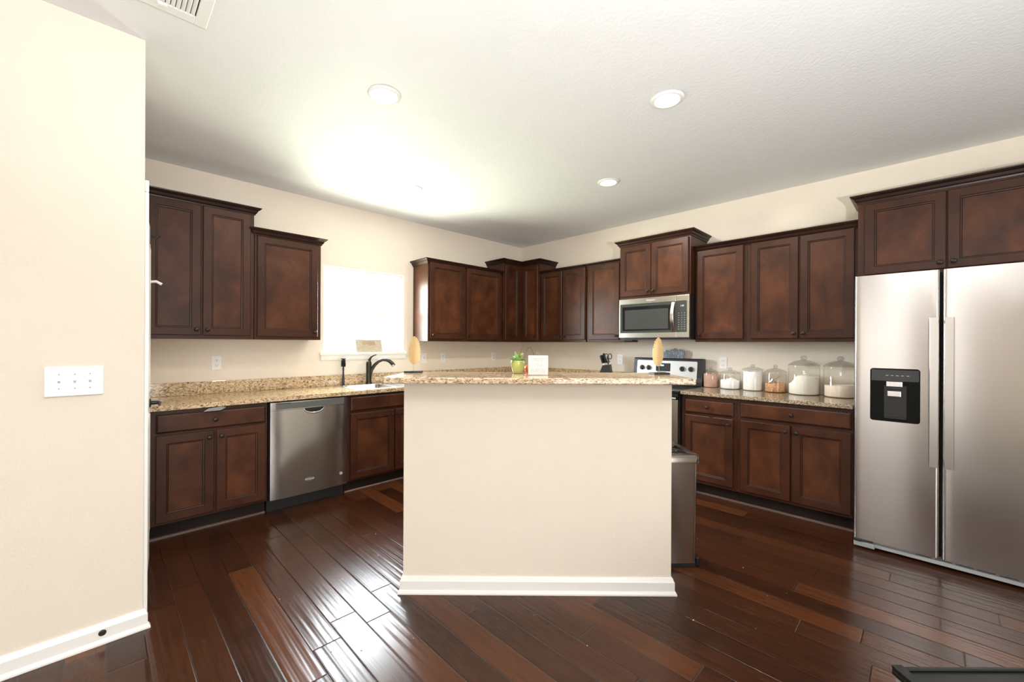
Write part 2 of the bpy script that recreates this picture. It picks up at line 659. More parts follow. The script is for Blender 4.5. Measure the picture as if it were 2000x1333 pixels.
# stool and apron
mb = MB().box(-.06, .035, -WS1 - .04, -WS0 + .03, WZ0 - .028, WZ0)
sill = struct(mb.build('trim_1', 'white_trim', bevel=.006), 'white window stool over the sink')
prof = [(0.001, 1.165), (.012, 1.17), (.02, 1.19), (.02, 1.2), (.027, 1.218), (0.001, 1.218)]
MB().rings([[(x, -WS1 - .025, z) for x, z in prof], [(x, -WS0 + .015, z) for x, z in prof]]).build('apron', 'white_trim', sill)

# baseboards with a small shoe; profile (projection, height)
BB = [(0, 0), (.024, 0), (.024, .008), (.019, .018), (.0145, .021), (.0145, .066), (.010, .074), (.008, .083), (.004, .089), (0, .089)]


def sweep(path, prof, close_ends=True):
    """path: [(point(x,y), mitre vector)]; profile [(proj, z)]"""
    mb = MB()
    rings = []
    for (x, y), (mx_, my_) in path:
        rings.append([(x + mx_ * p, y + my_ * p, z) for p, z in prof])
    return mb.rings(rings)


struct(sweep([((1.6395, YE), (1, 0)), ((1.6395, -4.2370), (1, 1)), ((1.636, -4.2370), (0, 1))], BB).build('baseboard_front', 'white_trim', smooth=25))

# pantry door, ajar, with casing
cas = MB().box(1.550, 1.6345, -4.2383, -4.223, 0, 2.045).box(.74, .82, -4.2383, -4.223, 0, 2.045).box(.74, 1.6345, -4.2383, -4.223, 2.046, 2.1)
struct(cas.build('trim_2', 'white_trim', bevel=.004), 'white casing around the pantry door')
dr = bpy.data.objects.new('door_1', None)
col.objects.link(dr)
dr.location = (1.455, -4.226, 0)
dr.rotation_euler = (0, 0, R(180 - 5.6))
struct(dr, 'white panelled pantry door standing ajar')
DWd = .615
mb = MB().box(0, DWd, 0, .034, .012, 2.03)


def panel_rings(x0, x1, z0, z1, y, s):
    return [[(x0 + i, y + s * d, z0 + i), (x1 - i, y + s * d, z0 + i), (x1 - i, y + s * d, z1 - i), (x0 + i, y + s * d, z1 - i)]
            for i, d in ((0, 0), (.008, .006), (.02, .002), (.03, .002), (.045, .007))]


for z0, z1 in ((.22, .92), (1.05, 1.9)):
    for sy, s in ((0, -1),):
        mb.rings(panel_rings(.11, DWd - .11, z0, z1, sy, s), cap0=False)
slab = mb.build('door_slab', 'white_trim', dr)
mb = MB().lathe([(.026, 0), (.026, .006), (.012, .01), (.010, .045)], 16, (DWd - .06, 0, .97), 'y')
mb.tube([(DWd - .06, -.045, .97), (DWd - .09, -.05, .972), (DWd - .17, -.048, .968)], [.010, .009, .007], 8)
mb.build('lever_handle', 'black_iron', dr, smooth=40)
mb = MB().box(DWd - .10, DWd - .07, -.004, .0, 1.93, 2.034).box(DWd - .10, DWd - .07, -.004, .04, 2.0315, 2.035)
mb.tube([(DWd - .085, -.004, 1.975), (DWd - .085, -.03, 1.97), (DWd - .085, -.045, 1.985)], .006, 8)
mb.build('hook', 'black_iron', dr, smooth=40)['label'] = 'black over-door hook'
mb = MB().tube([(DWd - .09, 0, 1.70), (DWd - .09, -.03, 1.705), (DWd - .09, -.055, 1.69)], .008, 8)
mb.build('hook', 'white_plastic', dr, smooth=40)['label'] = 'white plastic hook'

# ------------------------------------------------------------------ cabinets
def door_mb(x0, x1, z0, z1, y, t=.020, st=.054):
    """five-piece door with a beaded, recessed panel; y = back plane, front faces -y"""
    spec = [(0, 0, 0), (0, t * .8, 0), (.004, t, 0), (st, t, 1), (st + .003, t - .005, 0), (st + .010, t - .006, 1), (st + .013, t - .011, 2), (st + .0135, t - .011, 2)]
    rings = []
    mis = []
    for i, d, mi in spec:
        rings.append([(x0 + i, y - d, z0 + i), (x1 - i, y - d, z0 + i), (x1 - i, y - d, z1 - i), (x0 + i, y - d, z1 - i)])
        mis.append(mi)
    return MB().rings(rings, mis=mis)


DOORM = ['cabinet_wood', 'cabinet_glaze', 'cabinet_panel']


def knob(x, z, y, parent):
    mb = MB().lathe([(.006, 0), (.005, .010), (.009, .014), (.0145, .019), (.0155, .023), (.013, .028), (.006, .031), (.001, .0315)], 16, (x, y, z), 'y')
    return mb.build('knob', 'bronze', parent, smooth=40)


def add_door(t, x0, x1, z0, z1, y, knob_at=None, st=.054):
    d = door_mb(x0, x1, z0, z1, y, st=st).build('door', DOORM, t, bevel=0)
    if knob_at: knob(knob_at[0], knob_at[1], y - .020, d)
    return d


def add_drawer(t, x0, x1, z0, z1, y, kn=True, name='drawer'):
    rings = [[(x0 + i, y - d, z0 + i), (x1 - i, y - d, z0 + i), (x1 - i, y - d, z1 - i), (x0 + i, y - d, z1 - i)] for i, d in ((0, 0), (0, .013), (.005, .017), (.012, .020))]
    d = MB().rings(rings, mis=[0, 1, 0, 0]).build(name, ['cabinet_panel', 'cabinet_glaze'], t)
    if kn: knob((x0 + x1) / 2, (z0 + z1) / 2, y - .020, d)
    return d


CROWN_H = .058
def crown_prof(zt):
    return [(0.0, zt - CROWN_H), (.006, zt - CROWN_H), (.009, zt - CROWN_H + .010), (.017, zt - CROWN_H + .018), (.024, zt - .024), (.036, zt - .016), (.040, zt - .010), (.044, zt - .008),
            (.046, zt), (0.0, zt)]


def crown(t, w, d, zt, left, right):
    """left/right: 'wall' = returns to the wall, 'stub' = mitred end, None = plain end"""
    e = .0004
    path = []
    if left == 'wall': path += [((-e, -.002), (-1, 0)), ((-e, -d - e), (-1, -1))]
    elif left == 'stub': path += [((-e, -d - e), (-1, -1))]
    else: path += [((-e, -d - e), (0, -1))]
    if right == 'wall': path += [((w + e, -d - e), (1, -1)), ((w + e, -.002), (1, 0))]
    elif right == 'stub': path += [((w + e, -d - e), (1, -1))]
    else: path += [((w + e, -d - e), (0, -1))]
    return sweep(path, crown_prof(zt)).build('crown_molding', 'cabinet_molding', t, smooth=20)


def wall_cabinet(label, place, w, d, z0, z1, doors, cl, cr, group='wall cabinets'):
    """doors: (x0,x1,z0,z1,knob side)"""
    t = thing('wall_cabinet', label, 'cabinet', group=group, **place)
    MB().box(.0005, w - .0005, -d, -.002, z0, z1 - .004).build('body', 'cabinet_wood', t, bevel=.0015)
    for x0, x1, a, b, kn in doors:
        ka = None
        if kn == 'l': ka = (x0 + .028, a + .042)
        if kn == 'r': ka = (x1 - .028, a + .042)
        add_door(t, x0, x1, a, b, -d - .0006, ka)
    if z1: crown(t, w, d, z1, cl, cr)
    return t


ZS, ZT = 2.286, 2.446     # crown tops of the lower and taller units
ZB = 1.367
# window wall, left of the window
s = 4.182
wall_cabinet('taller dark wood wall cabinet with two long doors beside the pantry door', W1(s), s - 3.487, .305, ZB, ZT,
             [(.022, s - 3.842, 1.395, 2.385, 'r'), (s - 3.830, s - 3.514, 1.395, 2.385, 'l')], None, 'stub')
s = 3.484
wall_cabinet('single-door dark wood wall cabinet between the taller cabinet and the window', W1(s), s - 2.955, .305, ZB, ZS,
             [(s - 3.467, s - 2.986, 1.395, 2.225, 'r')], 'stub', 'wall')
# window wall, right of the window
s = 1.808
c_ = wall_cabinet('dark wood wall cabinet with two wide doors just right of the window', W1(s), s - .672, .305, ZB, ZS,
                  [(s - 1.784, s - 1.302, 1.395, 2.25, 'l'), (s - 1.263, s - .716, 1.395, 2.25, 'l')], 'wall', None)
# corner unit, L-shaped
t = thing('wall_cabinet', 'tall L-shaped corner wall cabinet with two narrow doors', 'cabinet', group='wall cabinets')
CS, CD = .668, .333
poly = [(.002, -.002), (.002, -CS), (CD, -CS), (CD, -CD), (.652, -CD), (.652, -.002)]
MB().prism(poly, ZB, ZT - .004).build('body', 'cabinet_wood', t, bevel=.0015)
e = .0004
sweep([((.002, -CS - e), (0, -1)), ((CD + e, -CS - e), (1, -1)), ((CD + e, -CD - e), (1, -1)), ((.652 + e, -CD - e), (1, -1)), ((.652 + e, -.002), (1, 0))],
      crown_prof(ZT)).build('crown_molding', 'cabinet_molding', t, smooth=20)
d = door_mb(0, .265, 1.395, 2.37, 0, st=.05).xf(Matrix.Translation((CD + .0006, -.655, 0)) @ Matrix.Rotation(R(90), 4, 'Z')).build('door', DOORM, t)
d = door_mb(.372, .637, 1.395, 2.37, -CD - .0006, st=.05).build('door', DOORM, t)
knob(.612, 1.437, -CD - .0206, d)
# range wall
s = .6535
wall_cabinet('dark wood wall cabinet with two narrow doors next to the corner unit', W2(s), 1.363 - s, .305, ZB, ZS,
             [(.012, 1.010 - s, 1.395, 2.25, 'r'), (1.026 - s, 1.355 - s, 1.395, 2.25, 'l')], None, None)
s = 1.379
wall_cabinet('single-door dark wood wall cabinet directly left of the microwave', W2(s), 1.868 - s, .305, ZB, ZS, [(1.412 - s, 1.812 - s, 1.395, 2.25, 'r')], None, None)
s = 1.872
wall_cabinet('short dark wood wall cabinet with two doors above the microwave', W2(s), 2.628 - s, .405, 1.822, 2.440,
             [(.016, 2.2315 - s, 1.845, 2.372, 'r'), (2.2365 - s, 2.612 - s, 1.845, 2.372, 'l')], 'wall', 'wall')
s = 2.633
wall_cabinet('single-door dark wood wall cabinet directly right of the microwave', W2(s), 3.086 - s, .305, ZB, ZS, [(2.652 - s, 3.057 - s, 1.395, 2.235, 'l')], None, None)
s = 3.0865
wall_cabinet('dark wood wall cabinet with two tall doors above the biggest jars', W2(s), 3.848 - s, .305, ZB, ZS,
             [(3.118 - s, 3.468 - s, 1.395, 2.235, 'r'), (3.478 - s, 3.826 - s, 1.395, 2.235, 'l')], None, None)
s = 3.850
wall_cabinet('wide dark wood wall cabinet above the refrigerator', W2(s), .914, .38, 1.832, ZT,
             [(3.889 - s, 4.305 - s, 1.855, 2.372, 'r'), (4.311 - s, 4.727 - s, 1.855, 2.372, 'l')], 'wall', 'wall')


def base_cabinet(label, place, w, doors, drawers, hollow=False, d=.61, top=.8815, x_start=0.0):
    t = thing('base_cabinet', label, 'cabinet', group='base cabinets', **place)
    mb = MB()
    if hollow:
        mb.box(.0005, w - .0005, -d, -.002, .112, .70).box(.0005, w - .0005, -d, -d + .02, .70, top)
    else:
        mb.box(.0005, w - .0005, -d, -.002, .112, top)
    mb.build('body', 'cabinet_wood', t, bevel=.0015)
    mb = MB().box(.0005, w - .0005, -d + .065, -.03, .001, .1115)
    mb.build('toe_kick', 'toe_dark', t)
    q = [(-d + .0645, .001), (-d + .049, .001), (-d + .050, .010), (-d + .055, .016), (-d + .0645, .018)]
    MB().rings([[(.001, y, z) for y, z in q], [(w - .001, y, z) for y, z in q]]).build('shoe_molding', 'shoe_wood', t, smooth=30)
    for x0, x1, a, b, kn in doors:
        ka = None
        if kn == 'l': ka = (x0 + .030, b - .045)
        if kn == 'r': ka = (x1 - .030, b - .045)
        add_door(t, x0, x1, a, b, -d - .0006, ka)
    for x0, x1, a, b, kn in drawers:
        add_drawer(t, x0, x1, a, b, -d - .0006, kn, 'drawer' if kn else 'false_front')
    return t


s = 4.165
base_cabinet('two-door dark wood base cabinet with a wide drawer left of the dishwasher', W1(s), s - 3.463,
             [(s - 4.122, s - 3.804, .132, .712, 'r'), (s - 3.791, s - 3.478, .132, .712, 'l')], [(s - 4.122, s - 3.478, .728, .852, True)])
s = 2.838
base_cabinet('dark wood sink base cabinet right of the dishwasher', W1(s), s - 1.924,
             [(s - 2.812, s - 2.387, .132, .712, 'r'), (s - 2.376, s - 1.95, .132, .712, 'l')], [(s - 2.812, s - 1.95, .735, .862, False)], hollow=True)
s = 1.922
base_cabinet('dark wood base cabinet between the sink and the corner', W1(s), s - .66,
             [(.03, .60, .132, .712, 'r'), (.62, 1.23, .132, .712, 'l')], [(.03, .60, .735, .855, True), (.62, 1.23, .735, .855, True)])
s = .655
base_cabinet('dark wood base cabinet between the corner and the range', W2(s), 1.866 - s,
             [(.03, .60, .132, .712, 'r'), (.62, 1.18, .132, .712, 'l')], [(.03, .60, .735, .855, True), (.62, 1.18, .735, .855, True)])
s = 2.636
base_cabinet('narrow dark wood base cabinet with one drawer right of the range', W2(s), 3.100 - s,
             [(2.668 - s, 3.071 - s, .140, .712, 'r')], [(2.668 - s, 3.073 - s, .735, .853, True)], top=.889)
s = 3.1005
base_cabinet('wide dark wood base cabinet between the narrow cabinet and the refrigerator', W2(s), 3.852 - s,
             [(3.128 - s, 3.476 - s, .135, .716, 'r'), (3.488 - s, 3.842 - s, .135, .716, 'l')], [(3.128 - s, 3.844 - s, .742, .862, True)], top=.889)

# ------------------------------------------------------------------ countertops
CT0, CT1 = .882, .914
SK = dict(s0=1.925, s1=2.725, x0=.095, x1=.585)      # sink cut-out
t = thing('countertop', 'long gold granite countertop with the sink cut into it', 'countertop')
mb = MB()
mb.box(.0015, .648, -4.196, -SK['s1'], CT0, CT1).box(.0015, SK['x0'], -SK['s1'], -SK['s0'], CT0, CT1).box(SK['x1'], .648, -SK['s1'], -SK['s0'], CT0, CT1)
mb.box(.0015, .648, -SK['s0'], -.0015, CT0, CT1).box(.648, 1.868, -.648, -.0015, CT0, CT1)
mb.build('slab', 'granite_gold', t)
mb = MB().box(.0015, .021, -4.196, -.0015, CT1, 1.018).box(.021, 1.868, -.021, -.0015, CT1, 1.018)
mb.build('backsplash', 'granite_gold', t, bevel=.003)
o = MB().box(2.634, 3.853, -.648, -.0015, .8895, .920).build('countertop', 'granite_grey', bevel=.004)
tag(o, 'short grey-brown granite countertop under the row of glass jars', 'countertop')

# small strip of grey tape hanging under the left counter edge
mb = MB().rings([[(x, -.640 - b, z) for x, z in ((0, 0), (.10, .0), (.135, .018), (.11, .027), (.03, .020))] for b in (0, .002)])
o = mb.build('tape_strip', 'tape_grey', None, (.0, -3.87, .852), R(90))
tag(o, 'grey strip of torn tape hanging under the left counter edge', 'tape')

# ------------------------------------------------------------------ sink, faucet, brush
t = thing('sink', 'double bowl stainless steel sink below the window', 'sink', (0, 0, 0))
def basin(x0, x1, y0, y1, zt, zb):
    rs = []
    for i, z, r in ((0, zt, .05), (.004, zt - .006, .05), (.012, zb + .04, .05), (.03, zb + .008, .06), (.06, zb, .06)):
        rs.append([(a, b, z) for a, b in rrect(x0 + i, x1 - i, y0 + i, y1 - i, r)])
    return rs
bx0, bx1 = .165, .560
ym = -2.325
mb = MB()
zt = .9185
xs = (.075, .603)
ys = (-2.745, -1.905)
ba = (ym - .372, ym - .014)
bb_ = (ym + .014, ym + .372)
mb.box(xs[0], bx0, ys[0], ys[1], .9145, zt).box(bx1, xs[1], ys[0], ys[1], .9145, zt)
mb.box(bx0, bx1, ys[0], ba[0], .9145, zt).box(bx0, bx1, ba[1], bb_[0], .9145, zt).box(bx0, bx1, bb_[1], ys[1], .9145, zt)
mb.build('rim', 'steel_sink', t, bevel=.0015)
for a, b in (ba, bb_):
    m_ = MB().rings(basin(bx0 + .0006, bx1 - .0006, a + .0006, b - .0006, zt, .735), cap0=False)
    bs = m_.build('bowl', 'steel_sink', t, smooth=50)
    MB().lathe([(.04, .7355), (.042, .738), (.03, .739), (.028, .736), (.001, .736)], 20, ((bx0 + bx1) / 2, (a + b) / 2, 0)).build('drain', 'chrome', bs, smooth=40)
t = thing('faucet', 'oil-rubbed bronze single lever kitchen faucet behind the sink', 'faucet', (.118, -2.40, .9186))
D = Vector((.44, .898, 0)).normalized()
def P(a, z): return (D.x * a, D.y * a, z)
mb = MB().lathe([(.034, 0), (.034, .004), (.030, .012), (.0275, .02), (.027, .12), (.028, .19), (.0275, .215), (.022, .235), (.010, .245), (.001, .247)], 24)
mb.build('body', 'oil_bronze', t, smooth=40)
pts = [P(.012, .10), P(.030, .15), P(.058, .195), P(.095, .232), P(.135, .25), P(.175, .247), P(.205, .234), P(.232, .210), P(.250, .186)]
MB().tube(pts, [.018, .018, .0175, .017, .0165, .017, .019, .020, .019], 14).build('spout', 'oil_bronze', t, smooth=50)
MB().tube([P(.242, .197), P(.2515, .184)], [.0205, .019], 14).build('spray_ring', 'chrome', t, smooth=50)
mb = MB().tube([P(0, .225), P(.006, .255), P(.022, .278), P(.045, .294), P(.075, .303)], [.020, .016, .011, .008, .005], 12, flat=.7)
mb.build('lever', 'oil_bronze', t, smooth=50)
MB().lathe([(.036, -.0002), (.036, .003), (.001, .003)], 24).build('base_plate', 'oil_bronze', t, smooth=40)

t = thing('bottle_brush', 'black bottle brush with a dark purple handle standing left of the sink', 'brush', (.055, -2.64, .9145))
MB().lathe([(.0125, 0), (.0125, .02), (.014, .05), (.0095, .10), (.0075, .14), (.0095, .165), (.007, .19)], 14).build('handle', 'brush_purple', t, smooth=50)
random.seed(3)
mb = MB().lathe([(.004, .185), (.004, .255), (.001, .258)], 8)
for k in range(420):
    a = random.uniform(0, 2 * PI)
    z = random.uniform(.188, .258)
    rr = random.uniform(.019, .024)
    zz = z + random.uniform(-.004, .004) + (.014 if z > .25 else 0)
    mb.tube([(.003 * math.cos(a), .003 * math.sin(a), z), (rr * math.cos(a), rr * math.sin(a), zz)], .0011, 3)
mb.build('bristles', 'black_plastic', t)

# painted board leaning in the window
t = thing('wooden_sign', 'small grey-washed wooden sign leaning against the window glass', 'sign', (.015, -2.485, 1.2475), R(90))
lean = Matrix.Rotation(R(-14), 4, 'X')
MB().box(0, .292, 0, .012, .0005, .138).xf(lean).build('board', 'washed_wood', t, bevel=.002)
mb = MB()
random.seed(8)
pp = []
for k in range(25):
    pp.append((.075 + k * .0058, -.0015, .095 + (.026 if k % 2 else -.020) + random.uniform(-.006, .006)))
mb.tube(pp, .0016, 5)
mb.tube([(.03, -.0015, .050), (.08, -.0015, .048), (.12, -.0015, .053)], .001, 5)
mb.xf(lean).build('lettering', 'sign_script', t)

# ------------------------------------------------------------------ dishwasher
s = 3.455
t = thing('dishwasher', 'stainless steel dishwasher between the two left base cabinets', 'dishwasher', **W1(s))
w_ = s - 2.842
MB().box(.003, w_ - .003, -.60, -.03, .10, .872).build('body', 'gap_dark', t)
MB().box(.003, w_ - .003, -.55, -.03, .001, .0995).build('toe_panel', 'black_matte', t)
# door skin, gently bowed
xs_ = [.006 + (w_ - .012) * k / 24 for k in range(25)]
fr = []
for k, x in enumerate(xs_):
    u = (x - w_ / 2) / (w_ / 2 - .006)
    fr.append((x, -.636 - .012 * (1 - abs(u) ** 4)))
poly = [(xs_[0], -.601)] + fr + [(xs_[-1], -.601)]
MB().prism(poly, .112, .806).build('door', 'steel_dishwasher', t, smooth=30)
MB().prism(poly, .808, .871).build('control_strip', 'steel_dishwasher', t, smooth=30)
MB().box(.045, w_ - .04, -.651, -.6485, .815, .862).build('control_panel', 'grey_dark', t, bevel=.001)
mb = MB()
for k in range(9):
    mb.box(w_ - .22 + k * .017, w_ - .213 + k * .017, -.6518, -.651, .848, .852)
    mb.box(w_ - .22 + k * .017, w_ - .211 + k * .017, -.6518, -.651, .834, .836)
mb.build('keys', 'logo_dark', t)
MB().box(.055, .15, -.6518, -.6512, .858, .863).build('vent', 'slot_black', t)
# pocket handle: bowed lip below a dark scoop
cx_ = w_ * .5 + .02
arc = [(cx_ + .078 * math.cos(R(a)), .806 + .040 * math.sin(R(a))) for a in range(180, 361, 9)]
mb = MB().rings([[(x, -.6485, z) for x, z in arc] + [(cx_ + .078, -.6485, .807)], [(x, -.6505, z) for x, z in arc] + [(cx_ + .078, -.6505, .807)]])
h = mb.build('pocket_handle', 'black_gloss', t)
MB().tube([(x, -.6505, z) for x, z in arc], [.002 + .005 * math.sin(PI * k / 20) for k in range(21)], 8).build('lip', 'chrome', h, smooth=60)
text_part('logo', 'Whirlpool', .017, 'logo_ink', t, (w_ * .5 - .015, -.6488, .225), shear=.25)
mb = MB()
for k in range(20):
    a0, a1 = 2 * PI * k / 20, 2 * PI * (k + 1) / 20
    mb.tube([(w_ * .5 - .015 + .034 * math.cos(a0), -.6489, .225 + .012 * math.sin(a0)), (w_ * .5 - .015 + .034 * math.cos(a1), -.6489, .225 + .012 * math.sin(a1))], .0004, 4)
mb.build('logo_swirl', 'logo_ink', t)
mb = MB().lathe([(.0125, 0), (.0125, .0015), (.001, .002)], 20, (w_ - .062, -.6455, .215), 'y')
mb.build('badge', 'logo_ink', t)
mb = MB()
for k, r0 in enumerate((.0035, .007, .010)):
    mb.tube([(w_ - .064 + r0 * math.cos(R(a)), -.6478, .2135 + r0 * math.sin(R(a))) for a in range(20, 200, 20)], .0009, 4)
mb.build('badge_mark', 'logo_dark', t)

# ------------------------------------------------------------------ range
s = 1.872
t = thing('kitchen_range', 'black and stainless steel electric range below the microwave', 'range', **W2(s))
w_ = .757
MB().box(.002, w_ - .002, -.635, -.03, .05, .9).build('body', 'black_matte', t)
MB().box(.0, w_, -.67, -.03, .9005, .918).build('cooktop', 'black_gloss', t, bevel=.003)
for x, y, r in ((.19, -.5, .10), (.56, -.5, .085), (.19, -.2, .075), (.56, -.2, .10)):
    MB().lathe([(r, .9182), (r, .9186), (r - .004, .9186), (r - .004, .9182)], 32, (x, y, 0), caps=False).build('burner', 'screen_grey', t)
# backguard
prof = [(-.025, .9185), (-.125, .9185), (-.125, .96), (-.112, 1.0), (-.088, 1.185), (-.080, 1.195), (-.025, 1.195)]
MB().rings([[(x, y, z) for y, z in prof] for x in (.0, w_)]).build('backguard', 'black_plastic', t, bevel=.004)
ang = math.atan2(.024, .185)
Mx = Matrix.Translation((0, -.1125, 1.0)) @ Matrix.Rotation(-ang, 4, 'X')   # panel plane: local z runs up the slope
pan = MB()
for yy_ in (-.003,):
    pan.rings([[(a, yy_ + .0025, b) for a, b in rrect(.045, w_ - .055, -.018, .168, .012)], [(a, yy_, b) for a, b in rrect(.045, w_ - .055, -.018, .168, .012)]])
pan.xf(Mx).build('control_panel', 'steel_range', t)
for x in (.105, .183, w_ - .205, w_ - .115):
    mb = MB().lathe([(.030, .003), (.030, .006), (.024, .008)], 24, (x, 0, .088), 'y', mi=1).lathe([(.0245, .006), (.023, .022), (.021, .026), (.001, .027)], 24, (x, 0, .088), 'y')
    mb.box(x - .005, x + .005, -.033, -.012, .068, .108)
    mb.xf(Mx).build('knob', ['black_plastic', 'grey_panel'], t, smooth=35)
mb = MB().rings([[(a, -.0032, b) for a, b in rrect(.265, .425, .055, .142, .008)], [(a, -.0045, b) for a, b in rrect(.265, .425, .055, .142, .008)]])
disp = mb.xf(Mx).build('display', 'screen_grey', t)
MB().box(.312, .352, -.0055, -.0046, .112, .124).xf(Mx).build('clock_digits', 'display_glow', disp)
lg = text_part('logo', 'Whirlpool', .022, 'logo_dark', t, (.325, -.1128, 1.046), rot=(R(90) - ang, 0, 0), shear=.2)
# oven door and handle
MB().box(.006, w_ - .006, -.668, -.637, .24, .835).build('oven_door', 'steel_can', t, bevel=.004)
MB().box(.12, w_ - .12, -.6695, -.6685, .40, .70).build('oven_window', 'dark_glass', t)
MB().box(.006, w_ - .006, -.665, -.637, .845, .895).build('front_rail', 'black_gloss', t)
mb = MB().tube([(.02, -.715, .853), (w_ - .001, -.715, .853)], .013, 12).tube([(.08, -.668, .81), (.08, -.715, .853)], .009, 8).tube([(w_ - .08, -.668, .81), (w_ - .08, -.715, .853)], .009, 8)
mb.build('handle', 'chrome', t, smooth=40)
MB().box(.006, w_ - .006, -.666, -.637, .06, .23).build('drawer', 'steel_can', t, bevel=.004)
MB().box(.03, w_ - .03, -.58, -.05, .0, .0495).build('base', 'black_matte', t)

# sign on top of the range
t = thing('decorative_sign', 'small blue-grey sign with a ragged top edge standing on the range backguard', 'sign', (2.205, -.052, 1.1955))
random.seed(5)
poly = [(0, 0), (.205, 0), (.222, .055), (.215, .085)]
k = 0
x = .205
while x > .02:
    poly.append((x, .100 + random.uniform(-.012, .012) - .02 * abs(x - .11) / .11))
    poly.append((x - .008, .088 + random.uniform(-.01, .004) - .02 * abs(x - .11) / .11))
    x -= .018
poly += [(.002, .07), (-.004, .05)]
MB().prism(poly, -.008, .006, axis='y').build('board', 'sign_bluegrey', t)
mb = MB()
for zz, x0, n in ((.032, .05, 7), (.016, .03, 11)):
    for k in range(n):
        mb.tube([(x0 + k * .014, -.0095, zz - .004), (x0 + .006 + k * .014, -.0095, zz + .004), (x0 + .011 + k * .014, -.0095, zz - .003)], .0012, 4)
mb.build('lettering', 'logo_dark', t)

# ------------------------------------------------------------------ microwave
s = 1.874
t = thing('microwave', 'stainless steel over-the-range microwave with a black glass door', 'microwave', **W2(s))
w_ = .752
z0, z1 = 1.408, 1.8185
MB().box(.001, w_ - .001, -.395, -.003, z0 - .018, z1).build('body', 'black_plastic', t)
xd = .622
fz = -.43
MB().box(.001, xd - .001, fz, -.396, z0, z1 - .001).build('door', 'steel_microwave', t, bevel=.003)
MB().box(xd + .001, w_ - .001, fz, -.396, z0, z1 - .001).build('control_frame', 'steel_microwave', t, bevel=.003)
mb = MB().rings([[(a, fz - .0005, b) for a, b in rrect(.018, xd - .002, z0 + .052, z1 - .055, .006)], [(a, fz - .002, b) for a, b in rrect(.018, xd - .002, z0 + .052, z1 - .055, .006)]])
wd = mb.build('window', 'screen_grey', t)
MB().box(.045, xd - .05, fz - .003, fz - .0021, z0 + .075, z1 - .085).build('window_border', 'dark_glass', wd)
MB().box(.075, xd - .075, fz - .0036, fz - .0031, z0 + .09, z1 - .12).build('viewing_glass', 'screen_grey', wd)
mb = MB().rings([[(a, fz - .0005, b) for a, b in rrect(xd + .003, w_ - .024, z0 + .052, z1 - .055, .006)], [(a, fz - .002, b) for a, b in rrect(xd + .003, w_ - .024, z0 + .052, z1 - .055, .006)]])
cp = mb.build('control_panel', 'screen_grey', t)
mb = MB()
for r_ in range(8):
    for c2 in range(3):
        xx_, zz_ = xd + .024 + c2 * .028, z0 + .08 + r_ * .022
        mb.box(xx_, xx_ + .011, fz - .0026, fz - .0021, zz_, zz_ + .004)
mb.build('keys', 'key_ink', cp)
text_part('clock_digits', '1:00', .022, 'display_text', cp, (xd + .062, fz - .0024, z1 - .105))
pts = [(xd - .022, fz - .004 - .042 * math.sin(PI * k / 14), z0 + .062 + (z1 - z0 - .125) * k / 14) for k in range(15)]
rs = [[(p[0] - .017, p[1] - .004, p[2]), (p[0] + .017, p[1] - .004, p[2]), (p[0] + .017, p[1] + .006, p[2]), (p[0] - .017, p[1] + .006, p[2])] for p in pts]
MB().rings(rs).build('handle', 'steel_handle', t, smooth=30, bevel=.003)
text_part('logo', 'Whirlpool', .022, 'logo_ink', t, (.36, fz - .0004, z1 - .028), shear=.2)
MB().box(.02, .12, -.36, -.30, z0 - .03, z0 - .0185).build('lamp_housing', 'black_matte', t)

# ------------------------------------------------------------------ refrigerator
s = 3.872
t = thing('refrigerator', 'stainless steel side-by-side refrigerator with a black ice and water dispenser', 'refrigerator', **W2(s))
w_ = .915
MB().box(.006, w_ - .006, -.752, -.03, .045, 1.775).build('body', 'grey_plastic', t)


def fr_door(x0, x1, zb, zt):
    n = 16
    pts = []
    rr = .018
    for k in range(n + 1):
        x = x0 + rr + (x1 - x0 - 2 * rr) * k / n
        u = (k / n - .5) * 2
        pts.append((x, -.818 - .0045 * (1 - u * u)))
    left = [(x0 + rr - rr * math.sin(R(a)), -.818 + rr - rr * math.cos(R(a))) for a in (90, 65, 40, 15)]
    right = [(x1 - rr + rr * math.sin(R(a)), -.818 + rr - rr * math.cos(R(a))) for a in (15, 40, 65, 90)]
    poly = [(x0, -.758)] + left + pts + right + [(x1, -.758)]
    return MB().prism(poly, zb, zt)


zb, zt = .062, 1.795
d1 = fr_door(.002, .401, zb, zt).build('door', 'steel_fridge', t, smooth=35)
d1['label'] = 'narrow freezer door with the dispenser'
d2 = fr_door(.412, w_ - .002, zb, zt).build('door', 'steel_fridge', t, smooth=35)
MB().box(.402, .411, -.77, -.753, zb, zt - .01).build('gasket', 'gap_dark', t)
for x0, dd in ((.356, d1), (.419, d2)):
    mb = MB()
    pf = [(x0, -.873), (x0 + .002, -.876), (x0 + .037, -.876), (x0 + .039, -.873), (x0 + .039, -.864), (x0, -.864)]
    mb.rings([[(x, y, z) for x, y in pf] for z in (.615, 1.505)])
    for z in (.63, 1.47):
        mb.box(x0 + .006, x0 + .032, -.864, -.822, z, z + .025)
    mb.build('handle', 'steel_handle', dd, smooth=25)
